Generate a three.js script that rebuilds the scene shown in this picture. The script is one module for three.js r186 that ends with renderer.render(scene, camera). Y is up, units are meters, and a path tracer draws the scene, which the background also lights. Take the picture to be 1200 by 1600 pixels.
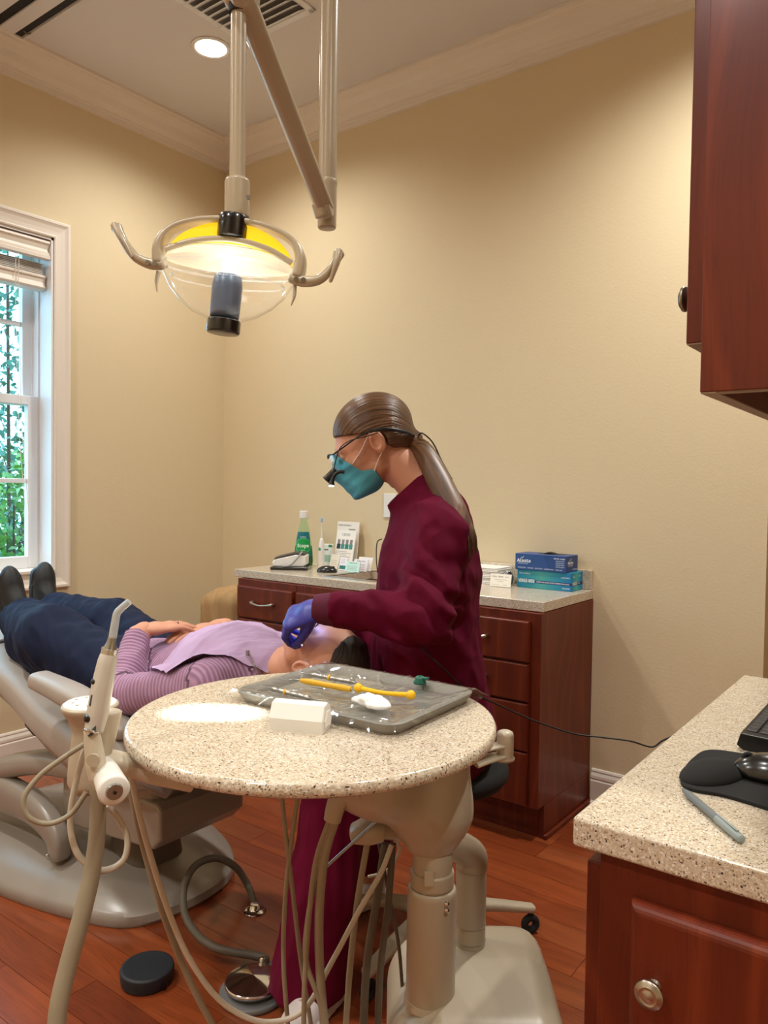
import * as THREE from 'three';
import { RoundedBoxGeometry } from 'three/addons/geometries/RoundedBoxGeometry.js';
import { mergeGeometries, mergeVertices, toCreasedNormals } from 'three/addons/utils/BufferGeometryUtils.js';
import { ImprovedNoise } from 'three/addons/math/ImprovedNoise.js';
import { RectAreaLightUniformsLib } from 'three/addons/lights/RectAreaLightUniformsLib.js';

// ---------------------------------------------------------------- camera, sky, exposure
const scene = new THREE.Scene();
const rad = THREE.MathUtils.degToRad;
const EYE = 1.3, FOCAL = 1200;
const camera = new THREE.PerspectiveCamera(2 * THREE.MathUtils.radToDeg(Math.atan(800 / FOCAL)), 0.75, 0.05, 60);
camera.position.set(0, EYE, 0);
camera.rotation.set(rad(-1.8), rad(36.79), rad(0.82), 'YXZ');
camera.updateMatrixWorld(true);
RectAreaLightUniformsLib.init();
const renderer = new THREE.WebGLRenderer({ antialias: true });
renderer.toneMapping = THREE.LinearToneMapping;
renderer.toneMappingExposure = 1.1;
renderer.shadowMap.enabled = true;
scene.background = new THREE.Color().setRGB(0.34, 0.72, 1.0);
scene.backgroundIntensity = 5;
const EXAM_POWER = 6, LAMP_COLOR = new THREE.Color(1, 0.995, 0.94);   // candela of each ceiling downlight and of each exam lamp beam
const DOWNLIGHTS = [[-2.75, -2.33, 8], [-0.5, -2.38, 14], [-2.75, -0.55, 10], [-0.7, -0.3, 4.2], [-2.75, 1.0, 13], [-0.7, 1.0, 12], [0.8, -0.6, 10]];   // x, z, candela

// ---------------------------------------------------------------- pixel to place
const V = (x, y, z) => new THREE.Vector3(x, y, z);
const ray = (px, py) => V((px - 600) / FOCAL, -(py - 800) / FOCAL, -1).applyQuaternion(camera.quaternion);
const at = (px, py, depth) => ray(px, py).multiplyScalar(depth).add(camera.position);
const atY = (px, py, y) => { const d = ray(px, py); return d.multiplyScalar((y - EYE) / d.y).add(camera.position); };
const atX = (px, py, x) => { const d = ray(px, py); return d.multiplyScalar(x / d.x).add(camera.position); };
const atZ = (px, py, z) => { const d = ray(px, py); return d.multiplyScalar(z / d.z).add(camera.position); };
const YAW = rad(36.79), RIGHT = V(Math.cos(YAW), 0, -Math.sin(YAW)), AWAY = V(-Math.sin(YAW), 0, -Math.cos(YAW)), UP = V(0, 1, 0);

// ---------------------------------------------------------------- random, noise, textures
function rng(seed) { let s = seed | 0; return () => { s = (s + 0x6d2b79f5) | 0; let t = Math.imul(s ^ (s >>> 15), 1 | s); t = (t + Math.imul(t ^ (t >>> 7), 61 | t)) ^ t; return ((t ^ (t >>> 14)) >>> 0) / 4294967296; }; }
const perlin = new ImprovedNoise();
const noise = (x, y, z = 0) => perlin.noise(x + 100.3, y + 57.7, z + 31.1);
function hash2(x, y) { let h = Math.imul(x, 374761393) + Math.imul(y, 668265263); h = Math.imul(h ^ (h >>> 13), 1274126177); return ((h ^ (h >>> 16)) >>> 0) / 4294967296; }
function tileNoise(u, v, nx, ny, seed = 0) {          // value noise that repeats over the unit square
  const x = u * nx, y = v * ny, x0 = Math.floor(x), y0 = Math.floor(y), fx = x - x0, fy = y - y0;
  const g = (i, j) => hash2(((i % nx) + nx) % nx + seed * 131, ((j % ny) + ny) % ny + seed * 57);
  const sx = fx * fx * (3 - 2 * fx), sy = fy * fy * (3 - 2 * fy);
  return (g(x0, y0) * (1 - sx) + g(x0 + 1, y0) * sx) * (1 - sy) + (g(x0, y0 + 1) * (1 - sx) + g(x0 + 1, y0 + 1) * sx) * sy;
}
function dataTex(w, h, fn, srgb = true) {
  const a = new Uint8Array(w * h * 4);
  for (let j = 0; j < h; j++) for (let i = 0; i < w; i++) {
    const c = fn(i / w, j / h, i, j), k = (j * w + i) * 4;
    if (typeof c === 'number') a[k] = a[k + 1] = a[k + 2] = Math.max(0, Math.min(255, c)); else for (let q = 0; q < 3; q++) a[k + q] = Math.max(0, Math.min(255, c[q]));
    a[k + 3] = 255;
  }
  const t = new THREE.DataTexture(a, w, h); t.wrapS = t.wrapT = THREE.RepeatWrapping; t.magFilter = THREE.LinearFilter; t.minFilter = THREE.LinearMipmapLinearFilter; t.generateMipmaps = true;
  if (srgb) t.colorSpace = THREE.SRGBColorSpace; t.needsUpdate = true; return t;
}
function canvasTex(w, h, draw) {
  const c = document.createElement('canvas'); c.width = w; c.height = h; const g = c.getContext('2d'); draw(g, w, h);
  const t = new THREE.CanvasTexture(c); t.colorSpace = THREE.SRGBColorSpace; return t;
}
const mix3 = (a, b, t) => [a[0] + (b[0] - a[0]) * t, a[1] + (b[1] - a[1]) * t, a[2] + (b[2] - a[2]) * t];
const rep = (t, u, v) => { const c = t.clone(); c.repeat.set(u, v); c.needsUpdate = true; return c; };

// speckled quartz: one tile is 0.30 m
const stoneTex = (() => {
  const N = 1024, buf = new Float32Array(N * N * 3), r = rng(7);
  for (let j = 0; j < N; j++) for (let i = 0; i < N; i++) {
    const u = i / N, v = j / N, n = tileNoise(u, v, 90, 90, 1) * 0.6 + tileNoise(u, v, 220, 220, 2) * 0.4, c = mix3([182, 166, 144], [222, 210, 190], n), k = (j * N + i) * 3;
    buf[k] = c[0]; buf[k + 1] = c[1]; buf[k + 2] = c[2];
  }
  const blob = (cnt, smin, smax, pick) => { for (let q = 0; q < cnt; q++) { const x = r() * N, y = r() * N, s = smin + (smax - smin) * r() * r(), e = 0.6 + r() * 0.8, c = pick(r()), R = Math.ceil(s * 1.6); for (let b = -R; b <= R; b++) for (let a = -R; a <= R; a++) { const dd = Math.hypot(a * e, b / e) + (hash2(a + q, b) - 0.5) * s * 0.5; if (dd > s) continue; const k = ((((y | 0) + b + N) % N) * N + (((x | 0) + a + N) % N)) * 3; buf[k] = c[0]; buf[k + 1] = c[1]; buf[k + 2] = c[2]; } } };
  blob(5200, 2, 6, (t) => mix3([224, 214, 198], [238, 232, 222], t));
  blob(4200, 2, 6, (t) => mix3([168, 142, 112], [204, 180, 148], t));
  blob(1900, 1.5, 5, (t) => mix3([96, 78, 64], [130, 108, 88], t));
  blob(800, 1.6, 5.4, (t) => mix3([34, 30, 34], [66, 56, 56], t));
  return dataTex(N, N, (u, v, i, j) => { const k = (j * N + i) * 3; return [buf[k], buf[k + 1], buf[k + 2]]; });
})();
// stained cherry: grain runs along v, one tile is 0.6 m by 1.2 m
const cherryTex = dataTex(512, 1024, (u, v) => {
  const w = tileNoise(u, v, 5, 3, 3) * 0.10 + tileNoise(u, v, 11, 5, 4) * 0.04, uu = ((u + w) % 1 + 1) % 1;
  const fig = Math.abs(Math.sin((uu * 7 + tileNoise(u, v, 3, 3, 9) * 2.2) * Math.PI)), pore = tileNoise(uu, v, 240, 26, 5), band = tileNoise(uu, v, 18, 3, 6), cl = tileNoise(u, v, 9, 12, 8);
  let c = mix3([88, 30, 13], [112, 42, 18], band * 0.6 + cl * 0.4); c = mix3(c, [132, 56, 26], Math.pow(fig, 14) * 0.5); c = mix3(c, [70, 24, 15], Math.pow(pore, 3) * 0.35); return c;
});
const cherryBump = dataTex(256, 512, (u, v) => 120 + 60 * tileNoise(u, v, 180, 24, 5) + 40 * tileNoise(u, v, 50, 9, 6), false);
// floor boards: grain along u, one tile 1.0 m by 0.25 m
const boardTex = dataTex(1024, 256, (u, v) => {
  const w = tileNoise(u, v, 4, 3, 11) * 0.16, vv = ((v + w) % 1 + 1) % 1, band = tileNoise(u, vv, 3, 12, 12), fine = tileNoise(u, vv, 22, 150, 13), cl = tileNoise(u, v, 9, 5, 14);
  let c = mix3([128, 62, 32], [162, 84, 44], band * 0.7 + cl * 0.3); c = mix3(c, [86, 40, 24], Math.pow(fine, 3) * 0.5); return c;
});
const paintBump = dataTex(512, 512, (u, v) => 128 + 60 * (tileNoise(u, v, 170, 170, 20) - 0.5) + 70 * (tileNoise(u, v, 60, 60, 21) - 0.5), false);
const weaveBump = dataTex(256, 256, (u, v, i, j) => 128 + 50 * Math.sin(i * Math.PI / 4) * Math.cos(j * Math.PI / 4) + 70 * (tileNoise(u, v, 60, 60, 23) - 0.5), false);
const leatherBump = dataTex(512, 512, (u, v) => 128 + 90 * (tileNoise(u, v, 130, 130, 24) - 0.5) + 50 * (tileNoise(u, v, 60, 60, 25) - 0.5), false);
const hairTex = dataTex(512, 512, (u, v) => { const s = tileNoise(u, v, 150, 3, 31) * 0.6 + tileNoise(u, v, 60, 2, 32) * 0.4; return mix3([58, 38, 25], [146, 106, 70], Math.pow(s, 1.2)); });
const hairBump = dataTex(512, 512, (u, v) => 255 * (tileNoise(u, v, 150, 3, 31) * 0.6 + tileNoise(u, v, 60, 2, 32) * 0.4), false);
const ribTex = dataTex(64, 64, (u, v) => { const t = 0.5 + 0.5 * Math.sin(v * Math.PI * 2); return mix3([140, 106, 136], [186, 146, 174], t * 0.75 + 0.25 * tileNoise(u, v, 32, 32, 40)); });
const ribBump = dataTex(64, 64, (u, v) => 127 + 120 * Math.sin(v * Math.PI * 2), false);
const bibBump = dataTex(256, 256, (u, v, i, j) => 128 + 40 * Math.sin(i * Math.PI / 4) + 40 * Math.sin(j * Math.PI / 4), false);

// ---------------------------------------------------------------- materials
const std = (color, roughness = 0.5, extra = {}) => new THREE.MeshStandardMaterial({ color, roughness, ...extra });
const phys = (o) => new THREE.MeshPhysicalMaterial(o);
const M = {
  wall: std('#dccaa7', 0.75, { bumpMap: rep(paintBump, 2.5, 2.5), bumpScale: 0.0006 }),
  ceiling: std('#dedad8', 0.9, { bumpMap: rep(paintBump, 2, 2), bumpScale: 0.0005 }),
  trim: std('#e6dcd0', 0.42),
  vinylWhite: std('#e8e8ea', 0.4),
  stone: phys({ map: stoneTex, roughness: 0.22, clearcoat: 0.25, clearcoatRoughness: 0.12 }),
  cherry: phys({ map: cherryTex, bumpMap: cherryBump, bumpScale: 0.0004, roughness: 0.45, specularIntensity: 0.5, clearcoat: 0.2, clearcoatRoughness: 0.2 }),
  cabinetUnder: std('#a08a74', 0.7),
  nickel: std('#b8b0a2', 0.3, { metalness: 1 }),
  pewter: std('#8d8577', 0.34, { metalness: 1 }),
  chrome: std('#d8d8d8', 0.1, { metalness: 1 }),
  steel: std('#a8a8a6', 0.28, { metalness: 1 }),
  beige: phys({ color: '#b3a58e', roughness: 0.38, clearcoat: 0.2, clearcoatRoughness: 0.3 }),
  beigeLight: phys({ color: '#cbbfa9', roughness: 0.36, clearcoat: 0.2, clearcoatRoughness: 0.3 }),
  lampArm: phys({ color: '#b0a086', roughness: 0.32, clearcoat: 0.3, clearcoatRoughness: 0.2 }),
  chairShell: phys({ color: '#8f867c', roughness: 0.34, clearcoat: 0.3, clearcoatRoughness: 0.25 }),
  chairVinyl: phys({ color: '#a39a92', roughness: 0.42, bumpMap: rep(leatherBump, 4, 4), bumpScale: 0.0003, clearcoat: 0.15, clearcoatRoughness: 0.3 }),
  hose: std('#968a74', 0.5), hoseLight: std('#c9bfae', 0.45), hoseDark: std('#5c5448', 0.5),
  black: std('#0d0d0e', 0.42), blackGloss: phys({ color: '#08080a', roughness: 0.25, clearcoat: 0.6, clearcoatRoughness: 0.15 }), rubber: std('#1b1b1c', 0.75),
  blackFoam: std('#191818', 0.9, { bumpMap: rep(weaveBump, 30, 30), bumpScale: 0.0002 }),
  white: std('#e9e6e0', 0.45), paper: std('#efebe4', 0.8), cotton: std('#f1efec', 0.95),
  burgundy: phys({ color: '#600529', roughness: 0.8, specularIntensity: 0.3, bumpMap: rep(weaveBump, 30, 30), bumpScale: 0.0002, sheen: 0.05, sheenRoughness: 0.6, sheenColor: new THREE.Color('#b04070') }),
  burgundyRib: std('#560b2d', 0.85),
  navy: phys({ color: '#111a34', roughness: 0.78, specularIntensity: 0.4, sheen: 0.3, sheenRoughness: 0.6, sheenColor: new THREE.Color('#3a5488'), bumpMap: rep(weaveBump, 30, 30), bumpScale: 0.0002 }),
  skin: phys({ color: '#cf9478', roughness: 0.55, sheen: 0.15, sheenColor: new THREE.Color('#ff9a80') }),
  lips: std('#b0645c', 0.5),
  nail: std('#2a1c2c', 0.2),
  glove: phys({ color: '#3336a0', roughness: 0.42, clearcoat: 0.2, clearcoatRoughness: 0.4 }),
  mask: std('#4da4ba', 0.8, { bumpMap: rep(bibBump, 6, 6), bumpScale: 0.0001 }), maskEdge: std('#7fb3c4', 0.8), elastic: std('#e6d9cc', 0.7),
  hair: phys({ map: hairTex, bumpMap: hairBump, bumpScale: 0.0012, roughness: 0.42, anisotropy: 0.6, side: THREE.DoubleSide }),
  darkHair: std('#2b1d14', 0.6, { bumpMap: rep(hairBump, 6, 6), bumpScale: 0.002 }),
  sweater: std('#ffffff', 0.95, { map: ribTex, bumpMap: ribBump, bumpScale: 0.0022 }),
  bib: std('#bfa3c8', 0.9, { bumpMap: rep(bibBump, 8, 8), bumpScale: 0.0004, side: THREE.DoubleSide }),
  sock: std('#d9cfd6', 0.9),
  glass: phys({ color: '#ffffff', roughness: 0.02, transmission: 1, thickness: 0, ior: 1.45 }),
  film: phys({ color: '#f4f4f4', roughness: 0.07, transmission: 1, thickness: 0, ior: 1.75, side: THREE.DoubleSide }),
  shield: phys({ color: '#ffffff', roughness: 0.06, transmission: 1, thickness: 0, ior: 1.5, side: THREE.DoubleSide }),
  tan: phys({ color: '#b18d60', roughness: 0.9, sheen: 0.3, sheenRoughness: 0.7, sheenColor: new THREE.Color('#d8b890') }),
};

// ---------------------------------------------------------------- scene helpers
const taken = new Map();
function numbered(name) { const n = taken.get(name) ?? 0; taken.set(name, n + 1); return n ? name + '_' + String(n).padStart(3, '0') : name; }
function thing(name, label, category, pos = [0, 0, 0], turn = 0, group) {
  const o = new THREE.Group(); o.name = numbered(name); if (pos.isVector3) o.position.copy(pos); else o.position.set(...pos); o.rotation.y = turn; o.userData = { label, category };
  if (group) o.userData.group = group; scene.add(o); o.updateMatrixWorld(true); return o;
}
function structure(name, label, category, geo, mat) {
  const o = geo ? new THREE.Mesh(geo, mat) : new THREE.Group(); o.name = numbered(name); o.userData = { label, category, kind: 'structure' }; if (geo) { o.castShadow = o.receiveShadow = true; } scene.add(o); return o;
}
function solo(name, label, category, geo, mat, pos = [0, 0, 0], turn = 0, group) {
  const o = new THREE.Mesh(geo, mat); o.name = numbered(name); if (pos.isVector3) o.position.copy(pos); else o.position.set(...pos); o.rotation.y = turn; o.userData = { label, category }; if (group) o.userData.group = group; o.castShadow = o.receiveShadow = true; scene.add(o); return o;
}
function part(name, geo, mat, parent, label) { const o = new THREE.Mesh(geo, mat); o.name = name; o.castShadow = o.receiveShadow = true; if (label) o.userData.label = label; parent.add(o); return o; }
// a part whose geometry was written in world coordinates
function wpart(name, geo, mat, parent, label) { parent.updateMatrixWorld(true); geo.applyMatrix4(parent.matrixWorld.clone().invert()); return part(name, geo, mat, parent, label); }

// ---------------------------------------------------------------- geometry helpers
function uvBox(g, su = 1, sv = su, swap = false) {            // uv in metres by the way each face points
  if (g.index) g = g.toNonIndexed(); const p = g.attributes.position, n = g.attributes.normal, a = new Float32Array(p.count * 2);
  for (let i = 0; i < p.count; i += 3) {
    let nx = 0, ny = 0, nz = 0; for (let k = 0; k < 3; k++) { nx += n.getX(i + k); ny += n.getY(i + k); nz += n.getZ(i + k); }
    nx = Math.abs(nx); ny = Math.abs(ny); nz = Math.abs(nz);
    for (let k = 0; k < 3; k++) { const x = p.getX(i + k), y = p.getY(i + k), z = p.getZ(i + k); let u, v; if (ny >= nx && ny >= nz) { u = x; v = z; } else if (nx >= nz) { u = z; v = y; } else { u = x; v = y; } if (swap) [u, v] = [v, u]; a[(i + k) * 2] = u * su; a[(i + k) * 2 + 1] = v * sv; }
  }
  g.setAttribute('uv', new THREE.BufferAttribute(a, 2)); return g;
}
function box(w, h, d, x = 0, y = 0, z = 0, r = 0.003, seg = 2) { const g = r > 0 ? new RoundedBoxGeometry(w, h, d, seg, Math.min(r, w / 2.01, h / 2.01, d / 2.01)) : new THREE.BoxGeometry(w, h, d); g.translate(x, y, z); return g; }
const span = (x0, x1, y0, y1, z0, z1, r = 0) => box(x1 - x0, y1 - y0, z1 - z0, (x0 + x1) / 2, (y0 + y1) / 2, (z0 + z1) / 2, r);
const cyl = (r0, r1, h, x = 0, y = 0, z = 0, seg = 32) => new THREE.CylinderGeometry(r1, r0, h, seg).translate(x, y + h / 2, z);   // r0 below, r1 above, base at y
const lathe = (pts, seg = 40) => new THREE.LatheGeometry(pts.map(([r, y]) => new THREE.Vector2(r, y)), seg);
const ball = (r, x = 0, y = 0, z = 0, s = [1, 1, 1]) => new THREE.SphereGeometry(r, 24, 16).scale(...s).translate(x, y, z);
function merge(list) {
  const l = list.map((g) => { g = g.index ? g.toNonIndexed() : g; if (!g.attributes.uv) g.setAttribute('uv', new THREE.BufferAttribute(new Float32Array(g.attributes.position.count * 2), 2)); for (const k of Object.keys(g.attributes)) if (!['position', 'normal', 'uv'].includes(k)) g.deleteAttribute(k); return g; });
  return mergeGeometries(l);
}
// a body swept along points; ra is the half-width along side, rb across it; rounded by a superellipse power
function sweep(pts, ra, rb = ra, { side, power = 2, radial = 16, steps = 0, closed = false, cap = true, soft = 0 } = {}) {
  let P = pts.map((p) => p.isVector3 ? p.clone() : V(...p)); const n0 = P.length, A = (t) => pick(ra, t), B = (t) => pick(rb, t);
  function pick(r, t) { if (typeof r === 'number') return r; const f = t * (r.length - 1), i = Math.min(r.length - 2, Math.floor(f)), k = f - i; return r[i] * (1 - k) + r[i + 1] * k; }
  let T; const curve = new THREE.CatmullRomCurve3(P, closed, 'centripetal'), N = steps || (n0 - 1) * 6;
  const ts = []; for (let i = 0; i <= N; i++) ts.push(i / N);
  P = ts.map((t) => curve.getPoint(t)); T = ts.map((t) => curve.getTangent(t).normalize());
  const pos = [], uv = [], idx = []; let s = side ? side.clone() : (Math.abs(T[0].y) < 0.9 ? V(0, 1, 0).cross(T[0]).normalize() : V(1, 0, 0).cross(T[0]).normalize()), len = 0, ring = radial + 1;
  const rows = []; for (let i = 0; i <= N; i++) rows.push([i, 1]);
  const all = []; if (soft > 0 && cap) { for (const k of [0.35, 0.75]) all.push([0, k, -1]); } 
  const seq = []; if (cap && soft > 0) { seq.push([0, 0.02, -soft], [0, 0.55, -soft * 0.8], [0, 0.86, -soft * 0.45]); } for (let i = 0; i <= N; i++) seq.push([i, 1, 0]); if (cap && soft > 0) { seq.push([N, 0.86, soft * 0.45], [N, 0.55, soft * 0.8], [N, 0.02, soft]); }
  let last = null;
  seq.forEach(([i, sc, off]) => {
    const t = T[i]; const sd = side ? side.clone().addScaledVector(t, -side.dot(t)).normalize() : (s = s.clone().addScaledVector(t, -s.dot(t)).normalize()); const nn = t.clone().cross(sd).normalize(), c = P[i].clone().addScaledVector(t, off); if (last) len += c.distanceTo(last); last = c;
    const a = A(ts[i]) * sc, b = B(ts[i]) * sc;
    for (let j = 0; j <= radial; j++) { const th = j / radial * Math.PI * 2, cs = Math.cos(th), sn = Math.sin(th), e = 2 / power, x = Math.sign(cs) * Math.abs(cs) ** e * a, y = Math.sign(sn) * Math.abs(sn) ** e * b; pos.push(c.x + sd.x * x + nn.x * y, c.y + sd.y * x + nn.y * y, c.z + sd.z * x + nn.z * y); uv.push(j / radial * (a + b) * 3.14, len); }
  });
  const R = seq.length; for (let i = 0; i < R - 1; i++) for (let j = 0; j < radial; j++) { const a = i * ring + j, b = a + 1, c = a + ring, d = c + 1; idx.push(a, b, c, b, d, c); }
  if (cap && !closed) for (const [row, flip] of [[0, 1], [R - 1, 0]]) { const k = pos.length / 3; let cx = 0, cy = 0, cz = 0; for (let j = 0; j < radial; j++) { cx += pos[(row * ring + j) * 3]; cy += pos[(row * ring + j) * 3 + 1]; cz += pos[(row * ring + j) * 3 + 2]; } const base = k; for (let j = 0; j <= radial; j++) { const q = (row * ring + j) * 3; pos.push(pos[q], pos[q + 1], pos[q + 2]); uv.push(0, 0); } pos.push(cx / radial, cy / radial, cz / radial); uv.push(0, 0); const m = base + ring; for (let j = 0; j < radial; j++) flip ? idx.push(base + j + 1, base + j, m) : idx.push(base + j, base + j + 1, m); }
  const g = new THREE.BufferGeometry(); g.setAttribute('position', new THREE.Float32BufferAttribute(pos, 3)); g.setAttribute('uv', new THREE.Float32BufferAttribute(uv, 2)); g.setIndex(idx); g.computeVertexNormals();
  // close the normal seam of every ring
  const nm = g.attributes.normal; for (let i = 0; i < R; i++) { const a = i * ring, b = a + radial, x = nm.getX(a) + nm.getX(b), y = nm.getY(a) + nm.getY(b), z = nm.getZ(a) + nm.getZ(b), l = Math.hypot(x, y, z) || 1; nm.setXYZ(a, x / l, y / l, z / l); nm.setXYZ(b, x / l, y / l, z / l); }
  return g;
}
const tube = (pts, r, o = {}) => sweep(pts, r, r, { radial: 10, ...o });
// a profile (list of [out, up]) run along a line from p to q; out is the direction the profile projects
function runProfile(p, q, out, prof, mitre0 = 0, mitre1 = 0) {
  const pos = [], dir = q.clone().sub(p).normalize(), loops = []; const put = (base, m) => prof.map(([o, u]) => base.clone().addScaledVector(out, o).addScaledVector(UP, u).addScaledVector(dir, m * o));
  const a = put(p, mitre0), b = put(q, mitre1), tri = (x, y, z) => pos.push(...x.toArray(), ...y.toArray(), ...z.toArray());
  const n = prof.length; for (let i = 0; i < n; i++) { const j = (i + 1) % n; tri(a[i], b[i], a[j]); tri(a[j], b[i], b[j]); }
  const sh = THREE.ShapeUtils.triangulateShape(prof.map(([o, u]) => new THREE.Vector2(o, u)), []); for (const [i, j, k] of sh) { tri(a[i], a[j], a[k]); tri(b[i], b[k], b[j]); }
  const g = new THREE.BufferGeometry(); g.setAttribute('position', new THREE.Float32BufferAttribute(pos, 3)); g.computeVertexNormals(); return g;
}
function slabShape(points, depth, bevel = 0.004, seg = 3) { const s = new THREE.Shape(points.map(([x, y]) => new THREE.Vector2(x, y))); return new THREE.ExtrudeGeometry(s, { depth, bevelEnabled: bevel > 0, bevelSize: bevel, bevelThickness: bevel, bevelSegments: seg, curveSegments: 24 }); }

// ---------------------------------------------------------------- organic surfaces from distance fields (surface nets)
const cl01 = (t) => t < 0 ? 0 : t > 1 ? 1 : t;
const smin = (a, b, k) => { const h = cl01(0.5 + 0.5 * (b - a) / k); return b + (a - b) * h - k * h * (1 - h); };
const smax = (a, b, k) => -smin(-a, -b, k);
function bone(a, b, r1, r2 = r1, flatDir, flatK = 1) { const d = b.clone().sub(a); return { ax: a.x, ay: a.y, az: a.z, dx: d.x, dy: d.y, dz: d.z, l2: d.lengthSq() || 1e-9, r1, r2, f: flatDir, k: flatK }; }
function boneD(o, x, y, z) {
  let px = x - o.ax, py = y - o.ay, pz = z - o.az; const t = cl01((px * o.dx + py * o.dy + pz * o.dz) / o.l2); px -= o.dx * t; py -= o.dy * t; pz -= o.dz * t;
  if (o.f) { const c = (px * o.f.x + py * o.f.y + pz * o.f.z) * (o.k - 1); px += o.f.x * c; py += o.f.y * c; pz += o.f.z * c; }
  return Math.sqrt(px * px + py * py + pz * pz) - (o.r1 + (o.r2 - o.r1) * t);
}
const field = (bones, k) => (x, y, z) => { let d = 1e9; for (const o of bones) { const q = boneD(o, x, y, z); d = d > 1e8 ? q : (Math.abs(q - d) > k * 1.01 ? Math.min(d, q) : smin(d, q, k)); } return d; };
const ell = (x, y, z, rx, ry, rz) => { const k0 = Math.hypot(x / rx, y / ry, z / rz), k1 = Math.hypot(x / (rx * rx), y / (ry * ry), z / (rz * rz)); return k1 < 1e-9 ? -Math.min(rx, ry, rz) : k0 * (k0 - 1) / k1; };
function surface(fn, lo, hi, cell) {
  const nx = Math.ceil((hi.x - lo.x) / cell) + 1, ny = Math.ceil((hi.y - lo.y) / cell) + 1, nz = Math.ceil((hi.z - lo.z) / cell) + 1, val = new Float32Array(nx * ny * nz), id = new Int32Array(nx * ny * nz).fill(-1), at3 = (i, j, k) => (k * ny + j) * nx + i;
  for (let k = 0; k < nz; k++) for (let j = 0; j < ny; j++) for (let i = 0; i < nx; i++) val[at3(i, j, k)] = fn(lo.x + i * cell, lo.y + j * cell, lo.z + k * cell);
  const pos = [], idx = [], E = [[0, 1], [2, 3], [4, 5], [6, 7], [0, 2], [1, 3], [4, 6], [5, 7], [0, 4], [1, 5], [2, 6], [3, 7]], v = new Float32Array(8);
  for (let k = 0; k < nz - 1; k++) for (let j = 0; j < ny - 1; j++) for (let i = 0; i < nx - 1; i++) {
    let m = 0; for (let c = 0; c < 8; c++) { v[c] = val[at3(i + (c & 1), j + ((c >> 1) & 1), k + (c >> 2))]; if (v[c] < 0) m |= 1 << c; }
    if (m === 0 || m === 255) continue; let x = 0, y = 0, z = 0, n = 0;
    for (const [a, b] of E) { if ((v[a] < 0) === (v[b] < 0)) continue; const t = v[a] / (v[a] - v[b]); x += (a & 1) + ((b & 1) - (a & 1)) * t; y += ((a >> 1) & 1) + (((b >> 1) & 1) - ((a >> 1) & 1)) * t; z += (a >> 2) + ((b >> 2) - (a >> 2)) * t; n++; }
    id[at3(i, j, k)] = pos.length / 3; pos.push(lo.x + (i + x / n) * cell, lo.y + (j + y / n) * cell, lo.z + (k + z / n) * cell);
  }
  const quad = (a, b, c, d, f) => { if (a < 0 || b < 0 || c < 0 || d < 0) return; f ? idx.push(a, b, c, a, c, d) : idx.push(a, c, b, a, d, c); };
  for (let k = 1; k < nz - 1; k++) for (let j = 1; j < ny - 1; j++) for (let i = 1; i < nx - 1; i++) {
    const s = val[at3(i, j, k)] < 0;
    if (s !== val[at3(i + 1, j, k)] < 0) quad(id[at3(i, j - 1, k - 1)], id[at3(i, j, k - 1)], id[at3(i, j, k)], id[at3(i, j - 1, k)], s);
    if (s !== val[at3(i, j + 1, k)] < 0) quad(id[at3(i - 1, j, k - 1)], id[at3(i - 1, j, k)], id[at3(i, j, k)], id[at3(i, j, k - 1)], s);
    if (s !== val[at3(i, j, k + 1)] < 0) quad(id[at3(i - 1, j - 1, k)], id[at3(i, j - 1, k)], id[at3(i, j, k)], id[at3(i - 1, j, k)], s);
  }
  const e = cell * 0.35, nrm = new Float32Array(pos.length); for (let q = 0; q < pos.length; q += 3) { const [x, y, z] = [pos[q], pos[q + 1], pos[q + 2]], gx = fn(x + e, y, z) - fn(x - e, y, z), gy = fn(x, y + e, z) - fn(x, y - e, z), gz = fn(x, y, z + e) - fn(x, y, z - e), l = Math.hypot(gx, gy, gz) || 1; nrm[q] = gx / l; nrm[q + 1] = gy / l; nrm[q + 2] = gz / l; }
  const g = new THREE.BufferGeometry(); g.setAttribute('position', new THREE.Float32BufferAttribute(pos, 3)); g.setAttribute('normal', new THREE.BufferAttribute(nrm, 3)); g.setIndex(idx);
  const uv = new Float32Array(pos.length / 3 * 2); for (let q = 0; q < pos.length / 3; q++) { uv[q * 2] = pos[q * 3] + pos[q * 3 + 2] * 0.6; uv[q * 2 + 1] = pos[q * 3 + 1]; } g.setAttribute('uv', new THREE.BufferAttribute(uv, 2)); return g;
}
const bounds = (list, pad) => { const b = new THREE.Box3(); for (const o of list) { for (const t of [0, 1]) { const r = Math.max(o.r1, o.r2); const c = V(o.ax + o.dx * t, o.ay + o.dy * t, o.az + o.dz * t); b.expandByPoint(c.clone().addScalar(r)); b.expandByPoint(c.clone().addScalar(-r)); } } b.expandByScalar(pad); return b; };

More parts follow.
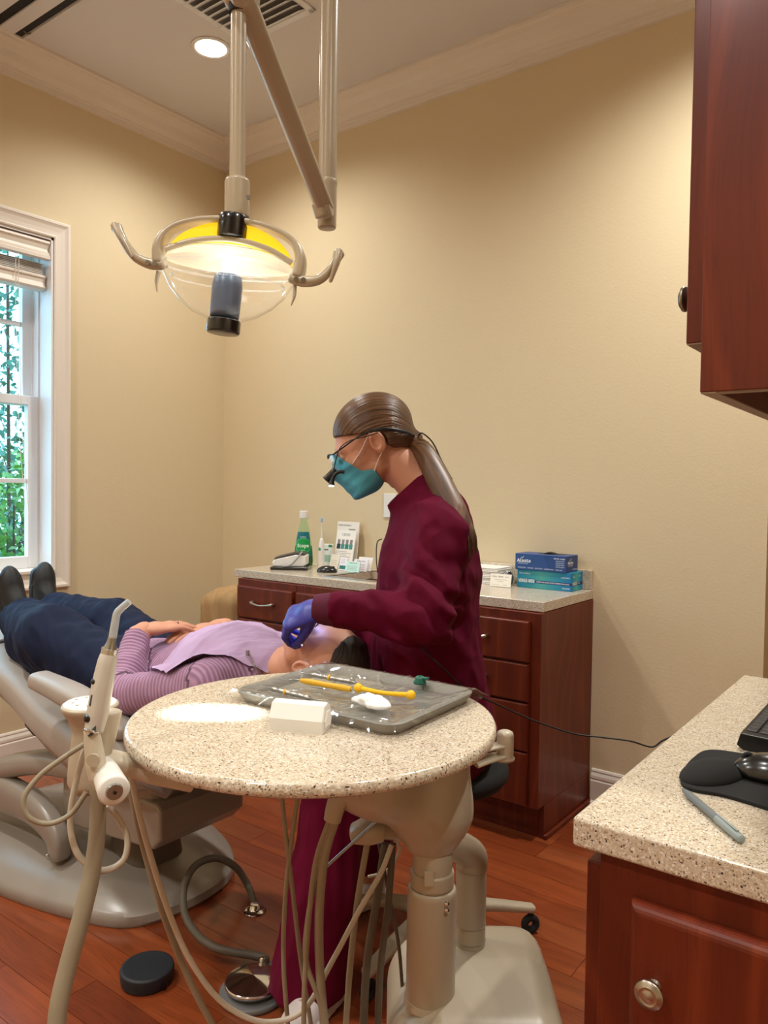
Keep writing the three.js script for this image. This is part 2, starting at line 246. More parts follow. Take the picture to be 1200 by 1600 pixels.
// ================================================================ the room shell
const XL = -3.48, ZB = -3.066, CEIL = 3.266, XR = 1.4, ZF = 1.8, ZH = -4.5, XE = -0.553;
const WIN = { z0: -2.0, z1: -1.07, y0: 0.875, y1: 2.462 };
function moulding(p, q, out, wd, prof, m0 = 0, m1 = 0) {
  const pos = [], dir = q.clone().sub(p).normalize(), put = (b, m) => prof.map(([o, u]) => b.clone().addScaledVector(out, o).addScaledVector(wd, u).addScaledVector(dir, m * u));
  const a = put(p, m0), b = put(q, m1), tri = (x, y, z) => pos.push(...x.toArray(), ...y.toArray(), ...z.toArray()), n = prof.length;
  for (let i = 0; i < n; i++) { const j = (i + 1) % n; tri(a[i], b[i], a[j]); tri(a[j], b[i], b[j]); }
  for (const [i, j, k] of THREE.ShapeUtils.triangulateShape(prof.map(([o, u]) => new THREE.Vector2(o, u)), [])) { tri(a[i], a[j], a[k]); tri(b[i], b[k], b[j]); }
  const g = new THREE.BufferGeometry(); g.setAttribute('position', new THREE.Float32BufferAttribute(pos, 3)); g.computeVertexNormals(); return g;
}
const wallGeo = (...l) => uvBox(merge(l));
structure('wall_left', 'cream painted wall around the window', 'wall', wallGeo(
  span(XL - 0.2, XL, 0, CEIL, ZB - 0.12, WIN.z0), span(XL - 0.2, XL, 0, CEIL, WIN.z1, ZF + 0.12), span(XL - 0.2, XL, 0, WIN.y0, WIN.z0, WIN.z1), span(XL - 0.2, XL, WIN.y1, CEIL, WIN.z0, WIN.z1)), M.wall);
structure('wall_back', 'long cream painted wall behind the counter', 'wall', wallGeo(span(XL, XE, 0, CEIL, ZB - 0.12, ZB)), M.wall);
structure('wall_hall_side', 'cream painted side wall of the hallway', 'wall', wallGeo(span(-1.2, -1.08, 0, CEIL, ZH, ZB - 0.12)), M.wall);
structure('wall_hall_end', 'cream painted end wall of the hallway', 'wall', wallGeo(span(-1.2, XR + 0.12, 0, CEIL, ZH - 0.12, ZH)), M.wall);
structure('wall_right', 'cream painted wall at the right of the room', 'wall', wallGeo(span(XR, XR + 0.12, 0, CEIL, ZH, ZF + 0.12)), M.wall);
structure('wall_front', 'cream painted wall at the near end of the room', 'wall', wallGeo(span(XL, XR, 0, CEIL, ZF, ZF + 0.12)), M.wall);
structure('wall_partition', 'short cream painted partition carrying the cherry cabinets', 'wall', wallGeo(span(0.09, 0.21, 0, CEIL, -1.95, -0.9)), M.wall);
structure('ceiling', 'plain white painted ceiling', 'ceiling', uvBox(span(XL - 0.2, XR + 0.12, CEIL, CEIL + 0.15, ZH - 0.12, ZF + 0.12)), M.ceiling);

// crown moulding and baseboards
const crownProf = [[0, 0], [0.115, 0], [0.115, -0.012], [0.104, -0.016], [0.1, -0.024], [0.08, -0.034], [0.06, -0.056], [0.046, -0.084], [0.03, -0.1], [0.022, -0.104], [0.022, -0.112], [0.014, -0.116], [0.014, -0.138], [0, -0.141]];
const X1 = V(1, 0, 0), Z1 = V(0, 0, 1), nX = V(-1, 0, 0), nZ = V(0, 0, -1);
structure('trim_1', 'white crown moulding along the window wall', 'moulding', runProfile(V(XL, CEIL, ZB), V(XL, CEIL, ZF), X1, crownProf, 1, -1), M.trim);
structure('trim_2', 'white crown moulding along the long back wall', 'moulding', runProfile(V(XL, CEIL, ZB), V(XE, CEIL, ZB), Z1, crownProf, 1, 1), M.trim);
const baseProf = [[0, 0], [0.028, 0], [0.027, 0.01], [0.017, 0.018], [0.017, 0.098], [0.013, 0.103], [0.015, 0.11], [0.014, 0.12], [0.008, 0.132], [0.009, 0.138], [0.006, 0.145], [0, 0.147]];
structure('baseboard_left', 'white moulded baseboard under the window', 'baseboard', runProfile(V(XL, 0, ZB), V(XL, 0, ZF), X1, baseProf, 1, 0), M.trim);
structure('baseboard_back', 'white moulded baseboard along the back wall beside the cabinet', 'baseboard', merge([runProfile(V(-1.19, 0, ZB), V(XE, 0, ZB), Z1, baseProf), runProfile(V(XL, 0, ZB), V(-2.82, 0, ZB), Z1, baseProf, 1, 0)]), M.trim);

// floor of single boards running along x
{
  const floor = structure('floor', 'reddish cherry plank floor', 'floor', span(XL - 0.2, XR + 0.12, -0.12, -0.009, ZH - 0.12, ZF + 0.12), std('#2b130b', 0.8));
  const tints = ['#ffffff', '#f2e2d8', '#e6d0c4', '#fff2e6'], mats = tints.map((c) => phys({ color: c, map: boardTex, roughness: 0.3, clearcoat: 0.35, clearcoatRoughness: 0.18 }));
  const r = rng(11), W = 0.112, geos = [];
  for (let k = 0; k < 8; k++) { const g = box(1, 0.008, W - 0.0016, 0, -0.004, 0, 0), p = g.attributes.position, uv = g.attributes.uv, o = r(), q = r(); for (let i = 0; i < p.count; i++) uv.setXY(i, p.getX(i) * 1.1 + o, p.getZ(i) * 4 + q); geos.push(g); }
  let count = 0;
  for (let z = ZH; z < ZF; z += W) for (let x = (z < ZB - 0.12 ? -1.08 : XL) - r() * 1.1; x < XR;) {
    const L = 1.25, x0 = Math.max(x, z < ZB - 0.12 ? -1.08 : XL), x1 = Math.min(x + L, XR); x += L; if (x1 - x0 < 0.02) continue;
    const m = new THREE.Mesh(geos[(r() * 8) | 0], mats[(r() * 4) | 0]); m.name = count ? 'plank_' + String(count).padStart(3, '0') : 'plank'; count++; m.position.set((x0 + x1) / 2, 0, z + W / 2); m.scale.x = x1 - x0 - 0.0014; m.receiveShadow = true; floor.add(m);
  }
}

// ---------------------------------------------------------------- window
{
  const w = structure('window_1', 'white double-hung window with divided panes in the left wall', 'window');
  const { z0, z1, y0, y1 } = WIN, prof = [[0, 0], [0.012, 0], [0.014, 0.006], [0.011, 0.012], [0.012, 0.03], [0.016, 0.05], [0.02, 0.058], [0.024, 0.064], [0.024, 0.074], [0.02, 0.078], [0, 0.078]];
  part('casing', moulding(V(XL, y0, z0), V(XL, y1, z0), X1, nZ, prof, -1, 1), M.trim, w); part('casing', moulding(V(XL, y0, z1), V(XL, y1, z1), X1, Z1, prof, -1, 1), M.trim, w);
  part('casing', moulding(V(XL, y1, z0), V(XL, y1, z1), X1, UP, prof, -1, 1), M.trim, w); part('casing', moulding(V(XL, y0, z0), V(XL, y0, z1), X1, V(0, -1, 0), prof, -1, 1), M.trim, w);
  part('jamb', merge([span(XL - 0.19, XL + 0.004, y0, y1, z0 - 0.002, z0 + 0.012), span(XL - 0.19, XL + 0.004, y0, y1, z1 - 0.012, z1 + 0.002), span(XL - 0.19, XL + 0.004, y1 - 0.012, y1 + 0.002, z0, z1), span(XL - 0.19, XL - 0.1, y0, y1, z0 + 0.012, z0 + 0.02), span(XL - 0.155, XL - 0.142, y0, y1, z0 + 0.012, z0 + 0.028)]), M.vinylWhite, w);
  part('sill', merge([span(XL - 0.19, XL + 0.02, y0 - 0.004, y0 + 0.014, z0, z1, 0.005)]), M.trim, w);
  const sash = (name, x, ya, yb, mun, bottomRail, topRail) => {
    const za = z0 + 0.02, zb = z1 - 0.02, st = 0.052, g = [span(x - 0.018, x + 0.018, ya, yb, za, za + st, 0.004), span(x - 0.018, x + 0.018, ya, yb, zb - st, zb, 0.004), span(x - 0.018, x + 0.018, ya, ya + bottomRail, za + st, zb - st, 0.003), span(x - 0.018, x + 0.018, yb - topRail, yb, za + st, zb - st, 0.003)];
    const s = part(name, merge(g), M.vinylWhite, w), zs = [za + st, za + st + (zb - za - 2 * st) / 3, za + st + 2 * (zb - za - 2 * st) / 3, zb - st], ys = [ya + bottomRail, mun, yb - topRail];
    part('muntin', span(x - 0.01, x + 0.01, mun - 0.011, mun + 0.011, za + st, zb - st, 0.003), M.vinylWhite, s);
    for (const q of [1, 2]) part('muntin', span(x - 0.009, x + 0.009, ya + bottomRail, yb - topRail, zs[q] - 0.011, zs[q] + 0.011, 0.003), M.vinylWhite, s);
    for (let i = 0; i < 3; i++) for (let j = 0; j < 2; j++) part('pane', span(x - 0.002, x - 0.001, ys[j], ys[j + 1], zs[i], zs[i + 1]), M.glass, s);
  };
  sash('lower_sash', XL - 0.115, y0 + 0.014, 1.716, 1.309, 0.058, 0.044); sash('upper_sash', XL - 0.165, 1.672, y1 - 0.012, 2.061, 0.044, 0.05);
  const b = thing('window_blind', 'raised white faux-wood blind with carved valance at the window top', 'blind', [XL - 0.03, y1 - 0.012, (z0 + z1) / 2]);
  const half = (z1 - z0) / 2 - 0.014, top = y1 - 0.012;
  const vp = [[0, 0], [0.026, 0], [0.028, -0.012], [0.02, -0.022], [0.014, -0.04], [0.016, -0.05], [0.024, -0.056], [0.024, -0.066], [0.03, -0.07], [0.03, -0.086], [0.0, -0.088]];
  part('valance', moulding(V(0, -0.006, -half), V(0, -0.006, half), X1, UP, vp), M.trim, b);
  part('headrail', span(-0.05, -0.005, -0.05, -0.004, -half, half, 0.002), M.trim, b);
  for (let k = 0; k < 9; k++) part('slat', span(-0.062, -0.01, -0.112 - k * 0.0075, -0.109 - k * 0.0075, -half + 0.012, half - 0.012, 0.001), M.trim, b);
  const rp = [[0, 0], [0.004, 0.004], [0.007, 0.01], [0.001, 0.018], [-0.003, 0.034], [0, 0.05], [0.006, 0.056], [0.006, 0.064], [-0.004, 0.07], [-0.06, 0.07], [-0.06, 0]];
  part('bottom_rail', moulding(V(-0.004, -0.232, -half + 0.006), V(-0.004, -0.232, half - 0.006), X1, UP, rp), M.trim, b);
  const rr = rng(5), curl = []; for (let k = 0; k < 7; k++) { const a = k / 7 * 6.28, zc = -half + 0.26; curl.push(tube([V(-0.004, -0.198, zc), V(0.001, -0.198 + 0.016 * Math.cos(a), zc + 0.016 * Math.sin(a)), V(-0.002, -0.198 + 0.024 * Math.cos(a + 0.5), zc + 0.026 * Math.sin(a + 0.5))], 0.0026, { radial: 5, steps: 6 })); } part('rosette', merge(curl), M.trim, b);
  for (const z of [-half + 0.14, -half + 0.155]) part('lift_cord', tube([V(0.006, -0.1, z), V(0.004, -0.24, z), V(-0.002, -0.9, z - 0.02), V(0, -1.3, z - 0.05)], 0.0016, { radial: 6 }), M.trim, b);
}

// ---------------------------------------------------------------- ceiling fittings
DOWNLIGHTS.forEach(([x, z, power], i) => {
  const where = ['near the window corner', 'over the end of the back counter', 'over the foot of the dental chair', 'over the instrument table', 'at the near end of the window wall', 'behind the instrument table', 'beside the partition'][i];
  const d = thing('downlight', 'round recessed ceiling downlight ' + where, 'downlight', [x, CEIL, z], 0, 'ceiling downlights');
  part('trim_ring', lathe([[0.07, -0.002], [0.088, 0.0], [0.088, -0.004], [0.08, -0.009], [0.071, -0.006], [0.07, -0.002]], 48), M.white, d);
  part('lens', new THREE.CircleGeometry(0.0715, 40).rotateX(Math.PI / 2).translate(0, -0.004, 0), std('#ffffff', 0.5, { emissive: new THREE.Color(1, 0.92, 0.8), emissiveIntensity: 6 }), d, 'glowing white lens');
  const s = new THREE.SpotLight(LAMP_COLOR, power, 0, rad(74), 0.75, 2); s.position.set(0, -0.016, 0); s.target.position.set(0, -2, 0); s.castShadow = true; s.shadow.radius = 3; d.add(s, s.target);
});
{
  const v = thing('air_vent', 'white louvred air vent in the ceiling behind the lamp pole', 'vent', [-2.39, CEIL, -2.14]);
  const w = 0.21, d = 0.26; part('frame', merge([span(-w, w, -0.008, 0, -d, -d + 0.03, 0.003), span(-w, w, -0.008, 0, d - 0.03, d, 0.003), span(-w, -w + 0.03, -0.008, 0, -d, d, 0.003), span(w - 0.03, w, -0.008, 0, -d, d, 0.003)]), M.vinylWhite, v);
  part('backing', span(-w + 0.02, w - 0.02, -0.0015, 0, -d + 0.02, d - 0.02), std('#8b8680', 0.7), v);
  for (let k = 0; k < 12; k++) part('louvre', box(2 * w - 0.06, 0.003, 0.044, 0, 0, 0, 0).rotateX(rad(34)).translate(0, -0.016, -d + 0.05 + k * 0.038), M.vinylWhite, v);
  const c = thing('ceiling_cassette', 'beige ceiling air conditioning panel with dark slots above the window', 'air conditioner', [-3.0, CEIL, -1.45]);
  part('panel', merge([span(-0.385, 0.4, -0.014, 0, -0.19, 0.4, 0.004), span(-0.37, 0.4, -0.012, 0, -0.3, -0.235, 0.003)]), M.ceiling, c); part('base_plate', span(-0.385, 0.41, -0.004, 0, -0.335, 0.41), M.rubber, c);
  part('rim', merge([span(-0.41, 0.42, -0.012, 0, -0.352, -0.34, 0.003), span(-0.41, -0.39, -0.012, 0, -0.352, 0.42, 0.003)]), M.ceiling, c);
  part('latch', tube([V(-0.3, -0.012, -0.31), V(-0.295, -0.02, -0.325), V(-0.29, -0.012, -0.338)], 0.003, { radial: 6 }), M.pewter, c);
}

// ---------------------------------------------------------------- garden outside the window
structure('ground_outside', 'green lawn outside the window', 'ground', span(-16, XL - 0.2, -0.5, -0.4, -14, 6), std('#4b6a35', 0.95));
{
  const leaf = new THREE.BufferGeometry(); leaf.setAttribute('position', new THREE.Float32BufferAttribute([0, 0, 0, 0.3, 0.06, 0.28, 0, 0, 1, -0.3, 0.06, 0.28], 3)); leaf.setIndex([0, 1, 2, 0, 2, 3]); leaf.computeVertexNormals();
  const mats = ['#2f6b2c', '#5b8f33', '#2c7058'].map((c) => phys({ color: c, roughness: 0.55, side: THREE.DoubleSide, transmission: 0.3, thickness: 0 }));
  const shrub = (x, z, h, R, n, size, mi, label, seed) => {
    const t = thing('leafy_shrub', label, 'shrub', [x, -0.4, z], 0), r = rng(seed), br = [];
    for (let k = 0; k < 7; k++) { const a = r() * 6.28, q = R * (0.3 + 0.5 * r()); br.push(sweep([V(0, 0, 0), V(Math.cos(a) * q * 0.3, h * 0.35, Math.sin(a) * q * 0.3), V(Math.cos(a) * q, h * (0.7 + 0.25 * r()), Math.sin(a) * q)], [0.022, 0.016, 0.006], [0.022, 0.016, 0.006], { radial: 7 })); }
    part('branches', merge(br), std('#4a3a2b', 0.9), t);
    const im = new THREE.InstancedMesh(leaf, mats[mi], n), m = new THREE.Matrix4(), q = new THREE.Quaternion(), e = new THREE.Euler();
    for (let k = 0; k < n; k++) { const a = r() * 6.28, u = r() * 2 - 1, rr = Math.cbrt(r()) , s = Math.sqrt(1 - u * u); e.set(r() * 6, r() * 6, r() * 6); q.setFromEuler(e); const sc = size * (0.6 + 0.8 * r()); m.compose(V(Math.cos(a) * s * rr * R, h * 0.55 + u * rr * h * 0.45, Math.sin(a) * s * rr * R), q, V(sc, sc, sc)); im.setMatrixAt(k, m); im.setColorAt(k, new THREE.Color().setScalar(0.6 + 0.7 * r())); }
    im.name = 'foliage'; im.userData.kind = 'stuff'; t.add(im);
  };
  shrub(-5.3, -2.75, 1.9, 0.75, 2600, 0.07, 1, 'bright green leafy shrub right outside the lower window panes', 3);
  shrub(-7.2, -3.7, 4.4, 1.2, 3000, 0.085, 2, 'tall bluish green tree beyond the shrub outside the window', 4);
  shrub(-9.2, -5.2, 2.4, 1.6, 2400, 0.11, 0, 'dark green hedge tree farthest from the window', 6);
}

// ================================================================ cabinets and counters
const wood = (g) => uvBox(g, 1 / 0.6, 1 / 1.2), woodX = (g) => uvBox(g, 1 / 1.2, 1 / 0.6, true), stone = (g) => uvBox(g, 1 / 0.3);
const CT = 0.89, CF = -2.57;            // back counter: top height, cabinet face
const slabFront = (x0, x1, y0, y1, z) => { const g = slabShape([[x0 + 0.006, y0 + 0.006], [x1 - 0.006, y0 + 0.006], [x1 - 0.006, y1 - 0.006], [x0 + 0.006, y1 - 0.006]], 0.012, 0.006, 3).translate(0, 0, z); return wood(g); };
function bowPull(parent, x, y, z, w = 0.135) {
  const h = w / 2, g = [sweep([V(-h, 0, 0.012), V(-h * 0.6, -0.004, 0.02), V(0, -0.007, 0.026), V(h * 0.6, -0.004, 0.02), V(h, 0, 0.012)], [0.0085, 0.0055, 0.0042, 0.0055, 0.0085], [0.0085, 0.0055, 0.0042, 0.0055, 0.0085], { soft: 0.008, radial: 12 })];
  for (const s of [-1, 1]) g.push(cyl(0.008, 0.006, 0.016, 0, 0, 0, 16).rotateX(Math.PI / 2).translate(s * h, 0, 0));
  return part('handle', merge(g).translate(x, y, z), M.nickel, parent, 'brushed nickel bow handle');
}
const knobGeo = () => lathe([[0, 0], [0.008, 0], [0.008, 0.002], [0.0055, 0.006], [0.005, 0.012], [0.008, 0.016], [0.0155, 0.018], [0.0165, 0.021], [0.0155, 0.0235], [0.0118, 0.0245], [0.011, 0.0262], [0.0095, 0.0262], [0.0088, 0.0248], [0.006, 0.0255], [0.0045, 0.027], [0, 0.0275]], 36);
function cabinet(label, x0, x1, drawers, doors, extra = []) {
  const c = thing('base_cabinet', label, 'cabinet', [(x0 + x1) / 2, 0, (ZB + CF) / 2]), o = V((x0 + x1) / 2, 0, (ZB + CF) / 2), L = (g) => g.translate(-o.x, 0, -o.z);
  part('body', L(wood(span(x0, x1, 0.128, CT - 0.04, ZB + 0.002, CF, 0.002))), M.cherry, c);
  part('toe_kick', L(wood(merge([span(x0 + 0.002, x1 - 0.002, 0, 0.128, ZB + 0.002, CF - 0.06), ...extra]))), M.cherry, c);
  for (const [a, b, y0, y1, px] of drawers) { const d = part('drawer', L(slabFront(a, b, y0, y1, CF)), M.cherry, c); if (px !== undefined) bowPull(d, px - o.x, (y0 + y1) / 2 + 0.004, CF + 0.022 - o.z); }
  for (const [a, b, y0, y1, kx, ky] of doors) { const d = part('door', L(slabFront(a, b, y0, y1, CF)), M.cherry, c); part('knob', L(knobGeo().rotateX(Math.PI / 2).translate(kx, ky, CF + 0.022)), M.nickel, d, 'round nickel knob'); }
  return c;
}
const rows = [[0.667, 0.818], [0.521, 0.66], [0.337, 0.514], [0.135, 0.331]];
cabinet('cherry base cabinet with drawers at the window end of the counter', -2.806, -2.416, rows.map(([a, b]) => [-2.795, -2.428, a, b, -2.611]), []);
cabinet('cherry sink cabinet with two doors behind the seated clinician', -2.415, -1.701, [[-2.404, -1.712, 0.667, 0.818]], [[-2.404, -2.062, 0.14, 0.655, -2.092, 0.578], [-2.054, -1.712, 0.14, 0.655, -2.024, 0.578]]);
cabinet('cherry four-drawer cabinet at the end of the counter below the glove boxes', -1.7, -1.2, rows.map(([a, b]) => [-1.688, -1.243, a, b, -1.482]), [], [span(-1.218, -1.2, 0, 0.128, ZB + 0.002, CF - 0.055), span(-1.2, -1.186, 0, 0.02, ZB + 0.002, CF - 0.05, 0.006)]);

// back counter with a sink cut out
const SINK = [-2.3, -1.86, -2.97, -2.665];
{
  const s = new THREE.Shape([[-2.852, -2.595], [-1.205, -2.595], [-1.205, ZB + 0.001], [-2.852, ZB + 0.001]].map(([x, z]) => new THREE.Vector2(x, -z))); s.holes.push(new THREE.Path([[SINK[0], SINK[2]], [SINK[1], SINK[2]], [SINK[1], SINK[3]], [SINK[0], SINK[3]]].map(([x, z]) => new THREE.Vector2(x, -z))));
  const g = new THREE.ExtrudeGeometry(s, { depth: 0.032, bevelEnabled: true, bevelSize: 0.003, bevelThickness: 0.003, bevelSegments: 3 }).rotateX(-Math.PI / 2).translate(0, CT - 0.035, 0);
  const c = thing('worktop', 'speckled beige stone worktop on the back cabinets', 'worktop', [-2.03, CT - 0.038, -2.83]);
  wpart('slab', stone(g), M.stone, c); const bs = stone(span(-1.72, -1.205, CT + 0.0005, CT + 0.082, ZB + 0.001, ZB + 0.02, 0.003)).translate(1.46, -CT, 3.055); solo('backsplash', 'low speckled stone backsplash behind the glove boxes', 'backsplash', bs, M.stone, [-1.46, CT, -3.055]);
  const k = thing('sink', 'stainless steel sink set into the back worktop', 'sink', [-2.08, CT - 0.18, -2.82]), t = 0.002;
  wpart('basin', merge([span(SINK[0] - t, SINK[0] + t, CT - 0.17, CT, SINK[2], SINK[3]), span(SINK[1] - t, SINK[1] + t, CT - 0.17, CT, SINK[2], SINK[3]), span(SINK[0], SINK[1], CT - 0.17, CT, SINK[2] - t, SINK[2] + t), span(SINK[0], SINK[1], CT - 0.17, CT, SINK[3] - t, SINK[3] + t), span(SINK[0], SINK[1], CT - 0.174, CT - 0.17, SINK[2], SINK[3])]), M.steel, k);
  const q = 0.022; wpart('rim', merge([span(SINK[0] - q, SINK[0], CT, CT + 0.004, SINK[2] - q, SINK[3] + q, 0.001), span(SINK[1], SINK[1] + q, CT, CT + 0.004, SINK[2] - q, SINK[3] + q, 0.001), span(SINK[0], SINK[1], CT, CT + 0.004, SINK[2] - q, SINK[2], 0.001), span(SINK[0], SINK[1], CT, CT + 0.004, SINK[3], SINK[3] + q, 0.001)]), M.steel, k);
}

// near counter at the right
const RT = 0.885;
{
  const c = thing('worktop', 'speckled beige stone worktop carrying the keyboard and mouse pad', 'worktop', [-0.15, RT - 0.038, -1.41]);
  wpart('slab', stone(span(-0.382, 0.088, RT - 0.038, RT, -1.893, -0.921, 0.005)), M.stone, c);
  const o = V(-0.13, 0, -1.41), b = thing('base_cabinet', 'dark cherry base cabinet with a round knob under the keyboard worktop', 'cabinet', o);
  wpart('body', wood(span(-0.35, 0.086, 0.1, RT - 0.039, -1.885, -0.936, 0.002)), M.cherry, b); wpart('toe_kick', wood(span(-0.28, 0.086, 0, 0.1, -1.885, -0.95)), M.cherry, b);
  const raised = (x0, x1, y0, y1, z) => wood(slabShape([[x0 + 0.012, y0 + 0.012], [x1 - 0.012, y0 + 0.012], [x1 - 0.012, y1 - 0.012], [x0 + 0.012, y1 - 0.012]], 0.006, 0.012, 5).translate(0, 0, z + 0.004));
  const d = wpart('door', raised(-0.305, 0.06, 0.14, 0.802, -0.936), M.cherry, b); wpart('knob', knobGeo().scale(1.05, 1.05, 1.05).rotateX(Math.PI / 2).translate(-0.272, 0.713, -0.915), M.nickel, b, 'round ringed nickel knob');
  for (const [za, zb] of [[-1.4, -0.948], [-1.875, -1.41]]) { const f = wpart('door', wood(span(-0.372, -0.35, 0.12, 0.822, za, zb, 0.003)), M.cherry, b); }
}
{
  const z0 = -1.86, z1 = -0.96, x0 = -0.251, y0 = 1.419, y1 = 2.55, c = thing('wall_cabinet', 'dark cherry wall cabinet with a knob on its door', 'cabinet', [-0.08, y0, -1.41]);
  wpart('side_panel', wood(span(x0, 0.088, y0, y1, z1 - 0.019, z1, 0.0015)), M.cherry, c); wpart('side_panel', wood(span(x0, 0.088, y0, y1, z0, z0 + 0.019, 0.0015)), M.cherry, c);
  wpart('frame_rail', wood(span(x0, x0 + 0.019, y0, y0 + 0.04, z0 + 0.019, z1 - 0.019)), M.cherry, c); wpart('frame_rail', wood(span(x0, x0 + 0.019, y1 - 0.04, y1, z0 + 0.019, z1 - 0.019)), M.cherry, c);
  wpart('edge_band', merge([span(x0 + 0.001, x0 + 0.0185, y0 - 0.0015, y0, z0 + 0.001, z1 - 0.001), span(x0 + 0.019, 0.087, y0 - 0.0015, y0, z1 - 0.018, z1 - 0.003)]), M.cabinetUnder, c, 'unstained pale bottom edge');
  wpart('bottom_panel', wood(span(x0 + 0.019, 0.088, y0 + 0.03, y0 + 0.042, z0 + 0.019, z1 - 0.019)), M.cherry, c); wpart('top_panel', wood(span(x0, 0.088, y1 - 0.018, y1, z0 + 0.019, z1 - 0.019)), M.cherry, c);
  for (const [za, zb, kz] of [[-1.405, -0.976, -1.04], [-1.845, -1.415, -1.78]]) { const d = wpart('door', wood(span(x0 - 0.022, x0 - 0.001, y0 + 0.062, y1 - 0.03, za, zb, 0.002)), M.cherry, c); wpart('underside', span(x0 - 0.021, x0 - 0.002, y0 + 0.0608, y0 + 0.0622, za + 0.001, zb - 0.001), M.cabinetUnder, d); wpart('knob', knobGeo().rotateZ(Math.PI / 2).translate(x0 - 0.022, 1.551, kz), M.pewter, d, 'dark pewter knob'); }
}

// ================================================================ things on the back counter
const onCounter = (px, py, z) => { const p = atZ(px, py, z); return V(p.x, CT, z); };
const decal = (w, h, tex) => [new THREE.PlaneGeometry(w, h), new THREE.MeshStandardMaterial({ map: tex, roughness: 0.55 })];
function printedBox(name, label, x0, x1, y0, y1, z0, z1, front, side, top, turn = 0) {
  const t = thing(name, label, 'glove box', [(x0 + x1) / 2, y0, (z0 + z1) / 2], turn), w = x1 - x0, h = y1 - y0, d = z1 - z0;
  part('carton', box(w, h, d, 0, h / 2, 0, 0.0015), top, t);
  const [g, m] = decal(w - 0.003, h - 0.002, front); part('front_print', g.translate(0, h / 2, d / 2 + 0.0004), m, t); const [g2, m2] = decal(d - 0.003, h - 0.002, side); part('side_print', g2.rotateY(Math.PI / 2).translate(w / 2 + 0.0004, h / 2, 0), m2, t); return t;
}
{
  const zf = -2.93, a = atZ(808, 915, zf).x, b = atZ(892.5, 923, zf).x;
  const verge = (g, w, h, s) => { const gr = g.createLinearGradient(0, 0, w, 0); gr.addColorStop(0, '#0c7fa4'); gr.addColorStop(0.45, '#49a6a4'); gr.addColorStop(0.8, '#1b87a8'); gr.addColorStop(1, '#0872ae'); g.fillStyle = gr; g.fillRect(0, 0, w, h); g.fillStyle = '#0d2c6b'; g.fillRect(0, h * 0.54, w, h * 0.16); g.fillStyle = '#f3f6f2'; g.textBaseline = 'middle'; if (!s) { g.fillStyle = '#1a7fa0'; g.fillRect(0, h * 0.44, w * 0.335, h * 0.34); g.fillStyle = '#f6f6ee'; g.font = 'bold ' + h * 0.27 + 'px sans-serif'; g.fillText('VERGE-MED', w * 0.02, h * 0.6, w * 0.31); g.font = 'bold ' + h * 0.1 + 'px sans-serif'; g.fillText('POWDER FREE NITRILE PATIENT EXAMINATION GLOVES', w * 0.36, h * 0.62, w * 0.61); g.font = 'italic ' + h * 0.13 + 'px serif'; g.fillText('Pure Select', w * 0.03, h * 0.18); g.font = 'bold ' + h * 0.09 + 'px sans-serif'; g.fillText('LATEX FREE', w * 0.82, h * 0.27, w * 0.16); g.fillText('100 GLOVES', w * 0.84, h * 0.86, w * 0.14); } else { g.font = 'bold ' + h * 0.22 + 'px sans-serif'; g.fillText('VERGE', w * 0.08, h * 0.6, w * 0.42); g.font = 'bold ' + h * 0.09 + 'px sans-serif'; g.fillText('GLOVES', w * 0.56, h * 0.6, w * 0.36); g.font = 'italic ' + h * 0.13 + 'px serif'; g.fillText('Pure', w * 0.12, h * 0.2); g.font = h * 0.09 + 'px sans-serif'; g.fillText('LARGE', w * 0.66, h * 0.2); } };
  printedBox('glove_box', 'teal glove box with a dark stripe, lying under the blue one', a, b, CT, CT + 0.075, zf - 0.115, zf, canvasTex(768, 240, (g, w, h) => verge(g, w, h, false)), canvasTex(384, 240, (g, w, h) => verge(g, w, h, true)), std('#1b87a0', 0.5));
  const alasta = (g, w, h, s) => { g.fillStyle = s ? '#2b3f74' : '#27508f'; g.fillRect(0, 0, w, h); if (!s) { g.fillStyle = '#1f4684'; g.beginPath(); g.moveTo(w * 0.56, 0); g.lineTo(w, 0); g.lineTo(w, h); g.lineTo(w * 0.68, h); g.fill(); } g.fillStyle = '#f2f4f6'; g.textBaseline = 'middle'; g.font = 'bold ' + h * (s ? 0.26 : 0.3) + 'px sans-serif'; g.fillText('Alasta', w * (s ? 0.1 : 0.03), h * 0.42, w * (s ? 0.6 : 0.28)); g.strokeStyle = '#f2f4f6'; g.lineWidth = h * 0.03; g.beginPath(); g.moveTo(w * (s ? 0.28 : 0.11), h * 0.22); g.lineTo(w * (s ? 0.32 : 0.13), h * 0.28); g.lineTo(w * (s ? 0.42 : 0.17), h * 0.14); g.stroke(); g.font = h * 0.09 + 'px sans-serif'; g.fillText('NITRILE GLOVES', w * (s ? 0.14 : 0.05), h * 0.6, w * (s ? 0.5 : 0.22)); if (!s) { g.font = 'bold ' + h * 0.11 + 'px sans-serif'; g.fillText('Nitrile  Large', w * 0.76, h * 0.17, w * 0.22); g.font = h * 0.1 + 'px sans-serif'; g.fillText('POWDER FREE  ·  TEXTURED  ·  NON-STERILE  ·  AMBIDEXTROUS  ·  SINGLE USE', w * 0.05, h * 0.87, w * 0.88); for (let k = 0; k < 4; k++) g.fillText('examination gloves', w * 0.8, h * (0.32 + k * 0.12), w * 0.17); } else { g.font = 'bold ' + h * 0.1 + 'px sans-serif'; g.fillText('Nitrile Large', w * 0.55, h * 0.85, w * 0.4); } };
  const t = printedBox('glove_box', 'dark blue glove box with white lettering on top of the teal box', a - 0.008, b - 0.02, CT + 0.0755, CT + 0.143, zf - 0.108, zf + 0.006, canvasTex(768, 240, (g, w, h) => alasta(g, w, h, false)), canvasTex(384, 240, (g, w, h) => alasta(g, w, h, true)), std('#3a5288', 0.5));
